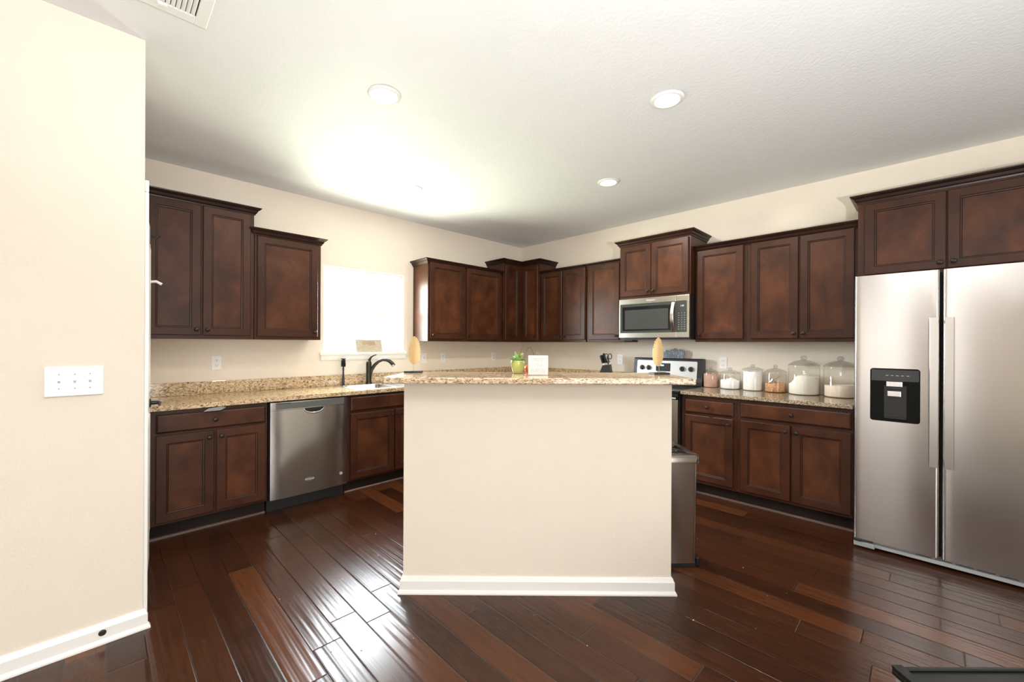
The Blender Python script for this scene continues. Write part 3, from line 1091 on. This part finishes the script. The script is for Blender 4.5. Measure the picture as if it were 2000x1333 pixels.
# dispenser
x0, x1, a, b = .085, .318, .855, 1.192
yf = -.8245
mb = MB().rings([[(x, yf + .006, z) for x, z in rrect(x0, x1, a, b, .016)], [(x, yf, z) for x, z in rrect(x0, x1, a, b, .016)], [(x, yf - .001, z) for x, z in rrect(x0 + .002, x1 - .002, a + .002, b - .002, .015)]])
dp = mb.build('dispenser', 'black_deep', t)
MB().box(x0 + .006, x1 - .006, yf - .0032, yf - .0012, 1.112, b - .008).build('display', 'black_gloss', dp, bevel=.001)
mb = MB()
for k in range(5):
    mb.box(x0 + .075 + k * .024, x0 + .088 + k * .024, yf - .0038, yf - .003, 1.146, 1.150)
mb.build('keys', 'key_ink', dp)
MB().box(x0 + .068, x0 + .172, yf - .0022, yf - .0012, a + .03, 1.083).build('recess_back', 'black_matte', dp)
MB().box(x0 + .078, x0 + .153, yf - .012, yf - .001, 1.078, 1.11).build('spout_cover', 'steel_handle', dp, bevel=.002)
MB().box(x0 + .085, x0 + .146, yf - .012, yf - .001, 1.0625, 1.073).build('nozzle', 'black_plastic', dp, bevel=.002)
MB().box(x0 + .083, x0 + .147, yf - .010, yf - .001, 1.015, 1.050).build('paddle', 'steel_handle', dp, bevel=.003)
MB().box(x0 + .070, x0 + .170, yf - .014, yf - .001, a + .022, a + .029).build('drip_tray', 'black_plastic', dp)
# base grille
MB().box(.004, w_ - .004, -.80, -.753, .018, .040).build('kick_plate', 'grey_panel', t, bevel=.002)
g = MB().box(.10, w_ - .03, -.79, -.753, .0405, .058).build('grille', 'grey_plastic', t)
mb = MB()
for k in range(7):
    mb.box(.30 + k * .085, .37 + k * .085, -.7908, -.7901, .043, .047).box(.30 + k * .085, .37 + k * .085, -.7908, -.7901, .051, .055)
mb.build('slots', 'slot_black', g)
MB().box(.006, .045, -.825, -.79, .044, .0605).build('hinge_cover', 'black_plastic', t, bevel=.003)
MB().box(.004, .11, -.818, -.801, .012, .042).build('corner_cap', 'grey_plastic', t, bevel=.003)
for x in (.06, w_ - .06):
    MB().lathe([(.018, 0), (.018, .012), (.008, .018), (.008, .0445)], 12, (x, -.72, 0)).build('foot', 'black_plastic', t)

# ------------------------------------------------------------------ half wall with raised bar top
IO = Vector((2.748, -2.717, 0))
IR = R(45)
def isl(lx, ly, z=0):
    c, s_ = math.cos(IR), math.sin(IR)
    return (IO.x + lx * c - ly * s_, IO.y + lx * s_ + ly * c, z)
HW = .7185
def ibox(mb, name, mat, **kw):
    return mb.build(name, mat, None, tuple(IO), IR, **kw)
wi = struct(ibox(MB().box(-HW, HW, 0, .125, 0, 1.1335), 'wall_island', 'cream_paint'), 'cream half wall carrying the raised bar')
ep = .0005
ibs = sweep([((-HW - ep, .125), (-1, 0)), ((-HW - ep, -ep), (-1, -1)), ((HW + ep, -ep), (1, -1)), ((HW + ep, .125), (1, 0))], BB)
struct(ibox(ibs, 'baseboard_island', 'white_trim', smooth=25))
BT0, BT1 = 1.134, 1.166
o = ibox(MB().box(-.785, .785, -.150, .300, BT0, BT1), 'bar_countertop', 'granite_bar', bevel=.007, seg=3)
tag(o, 'raised cream granite bar top on the half wall', 'countertop')

# gold leaf ornaments
def leaf_sculpture(label, lx, ly, rz, h=.168, w=.036, flip=1):
    t = thing('leaf_sculpture', label, 'ornament', isl(lx, ly, BT1), IR + rz, 'gold leaf ornaments on the bar')
    MB().box(-.050, .050, -.032, .032, .0003, .010).build('base', 'black_matte', t, bevel=.001)
    MB().tube([(0, 0, .010), (0, 0, .062)], .0013, 6).build('rod', 'chrome', t)
    zs = .046
    n = 64
    def half(u):   # half-width along the leaf, u 0 (bottom) .. 1 (tip)
        return w * math.sqrt(max(.01, 1 - ((.12 - u) / .122) ** 2) if u < .12 else 1) * min(1, (math.sin(PI * (u * .90 + .07))) ** .48 * (1.06 - .16 * u)) * (math.sqrt(max(0.0, 1 - ((u - .86) / .142) ** 2)) if u > .86 else 1)
    L, Rr = [], []
    for k in range(n + 1):
        u = k / n
        z = zs + h * u
        hw = half(u)
        lean = .005 * flip
        cut_r = 4 < k < n - 4 and k % 5 == 0
        cut_l = k % 5 == 2 and (.62 < u < .95 or .2 < u < .26)
        L.append((-hw * (.45 if cut_l else 1) + lean, z - (.008 if cut_l else 0)))
        Rr.append((hw * (.42 if cut_r else 1) + lean, z - (.010 if cut_r else 0)))
    # strip mesh with a slight curl about the midrib, solid thickness
    mb = MB()
    th = .0012
    vs, fs = [], []
    for (lx_, lz), (rx, rz_) in zip(L, Rr):
        mx_ = 0
        row_ = [(lx_, .006 * (lx_ / w) ** 2, lz), (lx_ * .5, .0015, lz), (mx_, 0, (lz + rz_) / 2), (rx * .5, .0015, rz_), (rx, .006 * (rx / w) ** 2, rz_)]
        vs.append(row_)
    rings = []
    for row_ in vs:
        rings.append([(x, y - th / 2, z) for x, y, z in row_] + [(x, y + th / 2, z) for x, y, z in reversed(row_)])
    mb.rings(rings)
    mb.build('leaf', 'gold_leaf', t, smooth=50)
    return t


leaf_sculpture('gold leaf ornament on a black base at the window end of the bar', -.722, .222, R(2))
leaf_sculpture('gold leaf ornament on a black base at the range end of the bar', .708, .165, R(14), h=.166, w=.034, flip=-1)

# green pot with leaves
t = thing('potted_plant', 'small plant with green and yellow leaves in a glossy lime pot', 'plant', isl(-.106, .176, BT1))
mb = MB().lathe([(.026, .0004), (.0275, .002), (.033, .016), (.0385, .040), (.0405, .060), (.0395, .074), (.0385, .0755), (.0365, .074), (.0365, .062)], 32)
mb.build('pot', 'green_glaze', t, smooth=60)
MB().lathe([(.0366, .062), (.03, .066), (.001, .067)], 20, caps=False).build('soil', 'soil', t)


def leaf_mb(base, tip, width, droop=.3, up=(0, 0, 1)):
    base, tip = Vector(base), Vector(tip)
    ax = tip - base
    side = ax.cross(Vector((0, 0, 1)))
    if side.length < 1e-6: side = Vector((1, 0, 0))
    side.normalize()
    nrm = side.cross(ax).normalized()
    rings = []
    for k in range(9):
        u = k / 8
        c0 = base + ax * u + Vector((0, 0, 1)) * (droop * ax.length * (u - u * u) * 1.6)
        hw = max(.0006, width * math.sin(PI * (u * .96 + .02)) ** .8)
        a, b = c0 - side * hw + nrm * hw * .25, c0 + side * hw + nrm * hw * .25
        rings.append([a, c0, b, c0 + nrm * .0006])
    return rings


random.seed(11)
cr, sr = math.cos(IR), math.sin(IR)
def iv(x, y, z): return (x * cr - y * sr, x * sr + y * cr, z)
leaves = [((-.008, 0, .066), (-.022, -.004, .128), .021, 'leaf_green'), ((-.015, -.01, .066), (-.058, -.018, .088), .014, 'leaf_green'),
          ((.012, -.012, .066), (.035, -.036, .062), .012, 'leaf_green'), ((.014, 0, .066), (.046, -.008, .082), .014, 'leaf_green'),
          ((-.004, .01, .066), (-.03, .03, .10), .014, 'leaf_green'), ((.0, -.012, .066), (.034, -.018, .112), .008, 'leaf_yellow'),
          ((.004, .006, .066), (.014, .004, .135), .012, 'leaf_yellow'), ((-.012, -.014, .064), (-.046, -.034, .064), .012, 'leaf_green'),
          ((.01, .012, .066), (.03, .03, .118), .012, 'leaf_green'), ((.002, -.014, .066), (.008, -.03, .092), .010, 'leaf_green')]
for b_, tp, wd_, mt in leaves:
    MB().rings(leaf_mb(iv(*b_), iv(*tp), wd_ * 1.35)).build('leaf', mt, t, smooth=60)
MB().tube([iv(.004, .004, .064), iv(.012, .003, .11), iv(.02, .0, .148)], .0013, 6).tube([iv(.0, .0, .064), iv(-.01, -.004, .10)], .0012, 6).build('stems', 'twig', t)

# white block sign
t = thing('word_block', 'white square block sign reading TRUST YOUR PURPOSE', 'sign', isl(.004, .032, BT1), IR)
MB().box(-.054, .054, -.004, .026, .0004, .1085).build('block', 'sign_white', t, bevel=.004, seg=3)
for k, (word, z) in enumerate((('TRUST', .083), ('YOUR', .055), ('PURPOSE', .026))):
    q = text_part('lettering', word, .0265, 'sign_ink', t, (0, -.0042, z), depth=.0002, thick=-.0006)
    q.scale = (.72, 1.05, 1)

# orange pumpkin with wire handle
t = thing('pumpkin_ornament', 'small orange glass pumpkin with a wire handle between pot and block sign', 'ornament', isl(-.036, .235, BT1), IR)
n = 32
prof = [(.004, .0006), (.018, .0006), (.027, .008), (.032, .022), (.031, .036), (.022, .048), (.008, .050), (.002, .048)]
rs = [[(r_ * (1 + .07 * math.cos(8 * 2 * PI * k / n)) * math.cos(2 * PI * k / n), r_ * (1 + .07 * math.cos(8 * 2 * PI * k / n)) * math.sin(2 * PI * k / n), h) for k in range(n)] for r_, h in prof]
MB().rings(rs).build('body', 'orange_glass', t, smooth=60)
MB().tube([(0, 0, .047), (.002, 0, .058), (.006, 0, .064)], [.005, .004, .003], 8).build('stem', 'twig', t, smooth=60)
MB().tube([(-.032 * math.cos(R(a)) + .0, 0, .026 + .125 * math.sin(R(a))) for a in range(0, 181, 10)], .0011, 6).build('wire_handle', 'wire_brown', t, smooth=60)

# ------------------------------------------------------------------ knife block
t = thing('knife_block', 'black knife block with knives and scissors on the counter left of the range', 'knife block', (1.60, -.235, .9145), R(20))
tilt = Matrix.Rotation(R(22), 4, 'Y')
prof = [(-.085, .0004), (.075, .0004), (.045, .195), (-.035, .185), (-.085, .05)]
MB().rings([[(x, y, z) for x, z in prof] for y in (-.06, .06)]).build('block', 'black_matte', t, bevel=.004)
def knife(px, py, ln, r_, top):
    ax = Vector((-.34, 0, 1)).normalized()
    b0 = Vector((px, py, top))
    mb = MB().tube([b0 - ax * .004, b0 + ax * .012], [.005, .006], 8, mi=1)
    pts = [b0 + ax * (.012 + ln * u) for u in (0, .15, .5, .85, 1)]
    mb.tube(pts, [r_ * 1.0, r_ * 1.3, r_ * 1.15, r_ * 1.4, r_ * .6], 8, flat=.75)
    return mb
knife_labels = ['black knife handle in the middle row of the block, nearest the wall', 'long black knife handle at the centre of the knife block',
                'black knife handle in the row away from the scissors, nearest the room', 'black knife handle in the row away from the scissors, in its middle',
                'black knife handle in the row away from the scissors, nearest the wall', 'short black knife handle in the same row as the scissors']
spots = [(.0, .035, .105, .013), (.0, -.005, .095, .0125), (-.030, -.035, .085, .012), (-.030, .0, .08, .0115), (-.030, .035, .09, .0115), (.030, .03, .07, .010)]
for (px, py, ln, r_), lb in zip(spots, knife_labels):
    top_ = .192 + (px + .035) * .12 
    k = knife(px, py, ln * 1.15, r_, top_ + .002).build('knife', ['black_plastic', 'chrome'], None, (1.60, -.235, .9145), R(20), smooth=50)
    tag(k, lb, 'knife', 'knives in the block')
sc_ = MB()
sc_.box(.020, .036, -.044, -.038, .1965, .255)
for dx in (-.021, .021):
    sc_.tube([(.028 + dx + .019 * math.cos(R(a)), -.041, .288 + .030 * math.sin(R(a))) for a in range(0, 361, 20)], .005, 8)
sc_.tube([(.028, -.041, .250), (.016, -.041, .264)], .005, 8).tube([(.028, -.041, .250), (.040, -.041, .264)], .005, 8)
o = sc_.build('scissors', 'black_plastic', None, (1.60, -.235, .9145), R(20), smooth=50)
tag(o, 'black-handled kitchen scissors standing in the knife block', 'scissors')

# ------------------------------------------------------------------ glass jars
JZ = .9205
def jar(label, x, y, r, hrim, htop):
    t = thing('glass_jar', label, 'jar', (x, y, JZ), 0, 'glass jars beside the range')
    th = .004
    hb = hrim - .004
    prof = [(r * .92, .0003), (r, .008), (r, hb - .022), (r * .955, hb - .012), (r * .955, hb)]
    mb = MB().lathe(prof, 40, caps=False)
    mb.lathe([(r * .92, .0003), (.001, .0003)], 40, caps=False)
    mb.build('body', 'jar_glass', t, smooth=40)
    hl = htop - hrim
    lid = [(r * .93, hb + .0005), (r * 1.02, hb + .001), (r * 1.03, hb + .006), (r * .98, hb + .010), (r * .70, hb + hl * .36), (r * .40, hb + hl * .50), (r * .22, hb + hl * .55)]
    kr = max(.014, r * .21)
    kz = hb + hl * .55
    lid += [(kr * .7, kz + .003), (kr * 1.0, kz + .010), (kr * 1.05, kz + hl * .25), (kr * .8, kz + hl * .38), (kr * .3, kz + hl * .45), (.001, kz + hl * .45)]
    MB().lathe(lid, 40, caps=False).build('lid', 'lid_glass', t, smooth=45)
    return t


def contents(name, label, cat, mat, x, y, r, hfun, n=40, m_=8):
    """heap of loose stuff with an uneven top"""
    rr = r - .006
    mb = MB()
    ring0 = [(rr * .93 * math.cos(2 * PI * k / n), rr * .93 * math.sin(2 * PI * k / n), .0035) for k in range(n)]
    ring1 = [(rr * math.cos(2 * PI * k / n), rr * math.sin(2 * PI * k / n), .010) for k in range(n)]
    rs = [ring0, ring1]
    for q in range(m_ + 1):
        f_ = 1 - q / m_
        f_ = max(f_, .004)
        rs.append([(rr * f_ * math.cos(2 * PI * k / n), rr * f_ * math.sin(2 * PI * k / n), hfun(rr * f_ * math.cos(2 * PI * k / n), rr * f_ * math.sin(2 * PI * k / n))) for k in range(n)])
    mb.rings(rs)
    o = mb.build(name, mat, None, (x, y, JZ), 0, smooth=50)
    return tag(o, label, cat, kind='stuff')


rnd_ = random.Random(4)
jar('small glass jar of pink salt, closest to the range', 2.699, -.082, .070, .150, .208)
contents('pink_salt', 'coarse pink salt filling the jar closest to the range', 'salt', 'pink_salt', 2.699, -.082, .070, lambda x, y: .134 + .004 * math.sin(x * 90) * math.cos(y * 70))
jar('low glass jar half full of white flour, beside the pink salt', 2.883, -.102, .0885, .150, .208)
contents('flour', 'white flour heaped in the low jar beside the pink salt', 'flour', 'flour_white', 2.883, -.102, .0885,
         lambda x, y: .084 + .022 * math.exp(-((x - .012) ** 2 + y * y) / .0022) - .012 * (x > .03) * (x - .03) / .05 + .003 * math.sin(x * 160 + y * 60))
jar('glass jar nearly full of white sugar, third from the range', 3.077, -.100, .0845, .192, .246)
contents('sugar', 'white sugar filling the third jar from the range', 'sugar', 'flour_white', 3.077, -.100, .0845, lambda x, y: .176 - .004 * math.cos(x * 40))
jar('glass jar of brown nuts with a metal scoop inside', 3.261, -.110, .0845, .180, .246)
random.seed(9)
contents('nuts', 'brown nuts in the bottom of the jar with the scoop', 'nuts', 'nut_brown', 3.261, -.110, .0845, lambda x, y: .078 + .006 * math.sin(x * 150 + 1) * math.cos(y * 170) + .10 * max(0, x) * .1)
jar('tall large glass jar of cream flour in the row beside the range', 3.474, -.128, .1125, .248, .335)
contents('flour', 'cream flour heaped high against one side of the large jar', 'flour', 'flour_cream', 3.474, -.128, .1125,
         lambda x, y: .085 + .078 / (1 + math.exp(-(x + .062) / .012)) - .014 * max(0, (x - .0) / .1) + .004 * math.sin(y * 60 + x * 50))
jar('tall large glass jar with tan rice next to the refrigerator', 3.722, -.132, .1125, .248, .335)
contents('rice', 'tan rice in the bottom of the jar next to the refrigerator', 'rice', 'rice_tan', 3.722, -.132, .1125, lambda x, y: .098 + .05 * x)
# scoop in the nuts
mb = MB().lathe([(.021, 0), (.024, .03), (.0225, .03), (.0195, .002), (.001, .002)], 18, caps=False)
mb.xf(Matrix.Translation((-.022, -.030, .088)) @ Matrix.Rotation(R(35), 4, 'Y'))
mb.tube([(-.005, -.030, .108), (.018, -.028, .128), (.042, -.022, .150)], .0042, 8, flat=.5)
o = mb.build('scoop', 'chrome', None, (3.261, -.110, JZ), 0, smooth=40)
tag(o, 'metal measuring scoop stuck in the jar of brown nuts', 'scoop')
mb = MB().tube([(-.008, -.052, .160), (.004, -.052, .166), (.016, -.052, .178), (.028, -.052, .178), (.040, -.050, .164)], .0035, 8)
o = mb.build('scoop', 'chrome', None, (3.474, -.128, JZ), 0, smooth=40)
tag(o, 'metal scoop handle poking out of the cream flour in the large jar', 'scoop')

# ------------------------------------------------------------------ trash can
TC = (3.249, -1.847)
t = thing('trash_can', 'stainless steel trash can standing behind the half wall', 'trash can', (TC[0], TC[1], 0), R(48))
MB().box(-.30, .0, .006, .40, .0004, .03).build('base', 'black_plastic', t, bevel=.004)
def rounded(x0, x1, y0, y1, r): return rrect(x0, x1, y0, y1, r, 4)
MB().rings([[(x, y, .0305) for x, y in rounded(-.306, .004, 0, .405, .03)], [(x, y, .628) for x, y in rounded(-.312, .010, -.004, .41, .03)]]).build('body', 'steel_can', t, smooth=40)
rs = []
for i, z in ((0, .629), (0, .668), (.006, .676), (.014, .679)):
    rs.append([(x, y, z) for x, y in rounded(-.322 + i, .020 - i, -.014 + i, .42 - i, .03)])
lid = MB().rings(rs).build('lid', 'steel_can_lid', t, smooth=40)
MB().rings([[(x, y, .6793) for x, y in rounded(-.27, -.035, .03, .37, .03)], [(x, y, .688) for x, y in rounded(-.26, -.045, .05, .36, .03)]]).build('flap', 'black_gloss', lid, smooth=40)
MB().box(.0105, .03, .02, .07, .0, .05).build('pedal', 'black_plastic', t, bevel=.006)

# ------------------------------------------------------------------ black-topped low table at the lower right of the view
ca, sa = math.cos(R(45.2)), math.sin(R(45.2))
def camrel(X, d, z): return (CAM.x + X * ca - d * sa, CAM.y + X * sa + d * ca, z)
t = thing('low_table', 'low black-topped table with a raised rim and a pale grey side', 'table', camrel(1.055, 1.150, 0), R(45.2))
L_, D_ = .62, .55
MB().box(.006, L_ - .006, -D_ + .006, -.006, .02, .425).build('cabinet', 'grey_panel', t, bevel=.003)
MB().box(.0, L_, -D_, 0, .4255, .440).build('top', 'black_table', t, bevel=.003)
mb = MB().box(0, .028, -D_, 0, .4405, .452).box(.028, L_, -.012, 0, .4405, .446)
mb.build('rim', 'black_table', t, bevel=.004)
MB().box(.02, L_ - .02, -D_ + .02, -.02, .0003, .0195).build('base', 'black_matte', t)

# ------------------------------------------------------------------ outlets and switches
def outlet_parts(t):
    MB().rings([[(x, -.001, z) for x, z in rrect(-.036, .036, -.059, .059, .004)], [(x, -.005, z) for x, z in rrect(-.036, .036, -.059, .059, .004)], [(x, -.0065, z) for x, z in rrect(-.034, .034, -.057, .057, .004)]]).build('plate', 'white_plastic', t)
    for z in (-.022, .022):
        q = MB().rings([[(x, -.0066, zz) for x, zz in rrect(-.017, .017, z - .014, z + .014, .010)], [(x, -.0085, zz) for x, zz in rrect(-.017, .017, z - .014, z + .014, .010)]]).build('socket', 'white_plastic', t)
        mb = MB().box(-.008, -.006, -.0088, -.0085, z - .002, z + .008).box(.006, .008, -.0088, -.0085, z - .002, z + .008)
        mb.lathe([(.0028, .0085), (.0028, .0088), (.0005, .0088)], 10, (0, 0, z - .008), 'y')
        mb.build('slots', 'slot_black', q)


def outlet(label, place, group='wall outlets'):
    t = thing('wall_outlet', label, 'outlet', group=group, **place)
    outlet_parts(t)


def toggle(label, place):
    t = thing('light_switch', label, 'switch', group='single wall switches', **place)
    MB().rings([[(x, -.001, z) for x, z in rrect(-.040, .040, -.061, .061, .004)], [(x, -.005, z) for x, z in rrect(-.040, .040, -.061, .061, .004)], [(x, -.0065, z) for x, z in rrect(-.038, .038, -.059, .059, .004)]]).build('plate', 'white_plastic', t)
    MB().box(-.005, .005, -.018, -.0066, -.004, .012).build('toggle', 'white_plastic', t, bevel=.001)


outlet('white wall outlet below the taller left wall cabinet', W1(3.69, 1.168))
toggle('white light switch right beside the window', W1(1.662, 1.168))
outlet('white wall outlet just right of the light switch near the window', W1(1.385, 1.170))
outlet('white wall outlet on the window wall nearest the corner', W1(.546, 1.168))
outlet('white wall outlet partly hidden behind the white block sign', W2(.335, 1.168))
outlet('white wall outlet between the knife block and the range', W2(1.64, 1.165))
outlet('white wall outlet above the jars just right of the range', W2(2.787, 1.160))

t = thing('switch_plate', 'white triple light switch plate on the near left wall', 'switch', (1.6395, -4.4615, 1.168), R(90))
MB().rings([[(x, -.0005, z) for x, z in rrect(-.0885, .0885, -.063, .063, .005)], [(x, -.005, z) for x, z in rrect(-.0885, .0885, -.063, .063, .005)], [(x, -.007, z) for x, z in rrect(-.086, .086, -.0605, .0605, .005)]]).build('plate', 'white_plastic', t)
for k in (-1, 0, 1):
    mb = MB().box(k * .046 - .005, k * .046 + .005, -.0082, -.0071, -.012, .012)
    tg = mb.build('switch', 'white_plastic', t, bevel=.0005)
    MB().rings([[(k * .046 - .004, -.0083, -.006), (k * .046 + .004, -.0083, -.006), (k * .046 + .004, -.0083, .008), (k * .046 - .004, -.0083, .008)],
                [(k * .046 - .0035, -.019, .004), (k * .046 + .0035, -.019, .004), (k * .046 + .0035, -.018, .011), (k * .046 - .0035, -.018, .011)]]).build('toggle', 'white_plastic', tg)
mb = MB()
for k in (-1, 0, 1):
    for z in (-.030, .030):
        mb.lathe([(.0028, .0071), (.0028, .0078), (.0005, .0080)], 10, (k * .046, 0, z), 'y')
mb.build('screws', 'grey_panel', t)

mb = MB().lathe([(.013, 0), (.013, .003), (.009, .004), (.008, .002), (.001, .002)], 18, (0, 0, 0), 'y')
o = mb.build('cable_plug', 'black_plastic', None, (1.6545, -4.374, .050), R(90), smooth=40)
tag(o, 'round black plug set in the white baseboard of the near wall', 'plug')

# ------------------------------------------------------------------ ceiling lights and vent
def downlight(label, x, y, watts=11):
    t = thing('recessed_light', label, 'ceiling light', (x, y, H), 0, 'recessed ceiling lights')
    MB().lathe([(.066, -.003), (.070, -.010), (.080, -.009), (.091, -.004), (.092, -.0008), (.060, -.0008)], 40, caps=False).build('trim_ring', 'lamp_white', t, smooth=60)
    MB().lathe([(.0665, -.0035), (.06, -.0065), (.001, -.008)], 40, caps=False).build('lens', 'lens_glow', t, smooth=60)
    lamp('downlight_bulb', 'AREA', (x, y, H - .02), watts, (1, .93, .82), shape='DISK', size=.12)


downlight('round recessed ceiling light nearest the near left wall and air vent', 2.043, -3.243)
downlight('round recessed ceiling light nearest the refrigerator', 3.160, -2.073, 14)
downlight('round recessed ceiling light nearest the window', .913, -2.378, 7)
downlight('round recessed ceiling light nearest the range and microwave', 2.257, -1.256, 26)

t = thing('ceiling_vent', 'white slatted air vent in the ceiling near the left wall', 'vent', (1.937, -4.052, H))
fx_, fy_ = .37, -.32
mb = MB()
for (a0, a1, b0, b1) in ((0, fx_, -.045, 0), (0, fx_, fy_, fy_ + .045), (0, .055, fy_ + .045, -.045), (fx_ - .045, fx_, fy_ + .045, -.045)):
    mb.box(a0, a1, b0, b1, -.009, -.0006)
mb.build('frame', 'lamp_white', t, bevel=.003)
MB().box(.05, fx_ - .04, fy_ + .04, -.04, -.003, -.0006).build('duct', 'slot_black', t)
mb = MB()
y = -.05
while y > fy_ + .05:
    mb.add([(.056, y, -.009), (fx_ - .046, y, -.009), (fx_ - .046, y - .012, -.0035), (.056, y - .012, -.0035), (.056, y - .0012, -.0095), (fx_ - .046, y - .0012, -.0095), (fx_ - .046, y - .0132, -.004), (.056, y - .0132, -.004)],
           [(0, 1, 2, 3), (4, 7, 6, 5), (0, 4, 5, 1), (1, 5, 6, 2), (2, 6, 7, 3), (3, 7, 4, 0)])
    y -= .0165
mb.build('slats', 'lamp_white', t)
MB().box(.03, .05, -.17, -.14, -.014, -.009).build('lever', 'lamp_white', t)

# crumbs on the floor
random.seed(21)
mb = MB()
for k in range(34):
    X = random.uniform(-1.3, 1.5)
    d_ = random.uniform(1.75, 3.0)
    if d_ > 2.05 and -.8 < X < 1.2: continue
    p = camrel(X, d_, 0)
    r_ = random.uniform(.0012, .003)
    mb.ball((p[0], p[1], r_ * .5), r_, 6, (1, random.uniform(.8, 2), .5))
o = mb.build('crumbs', 'crumb')
tag(o, 'pale crumbs scattered over the dark wood floor', 'crumbs', kind='stuff')
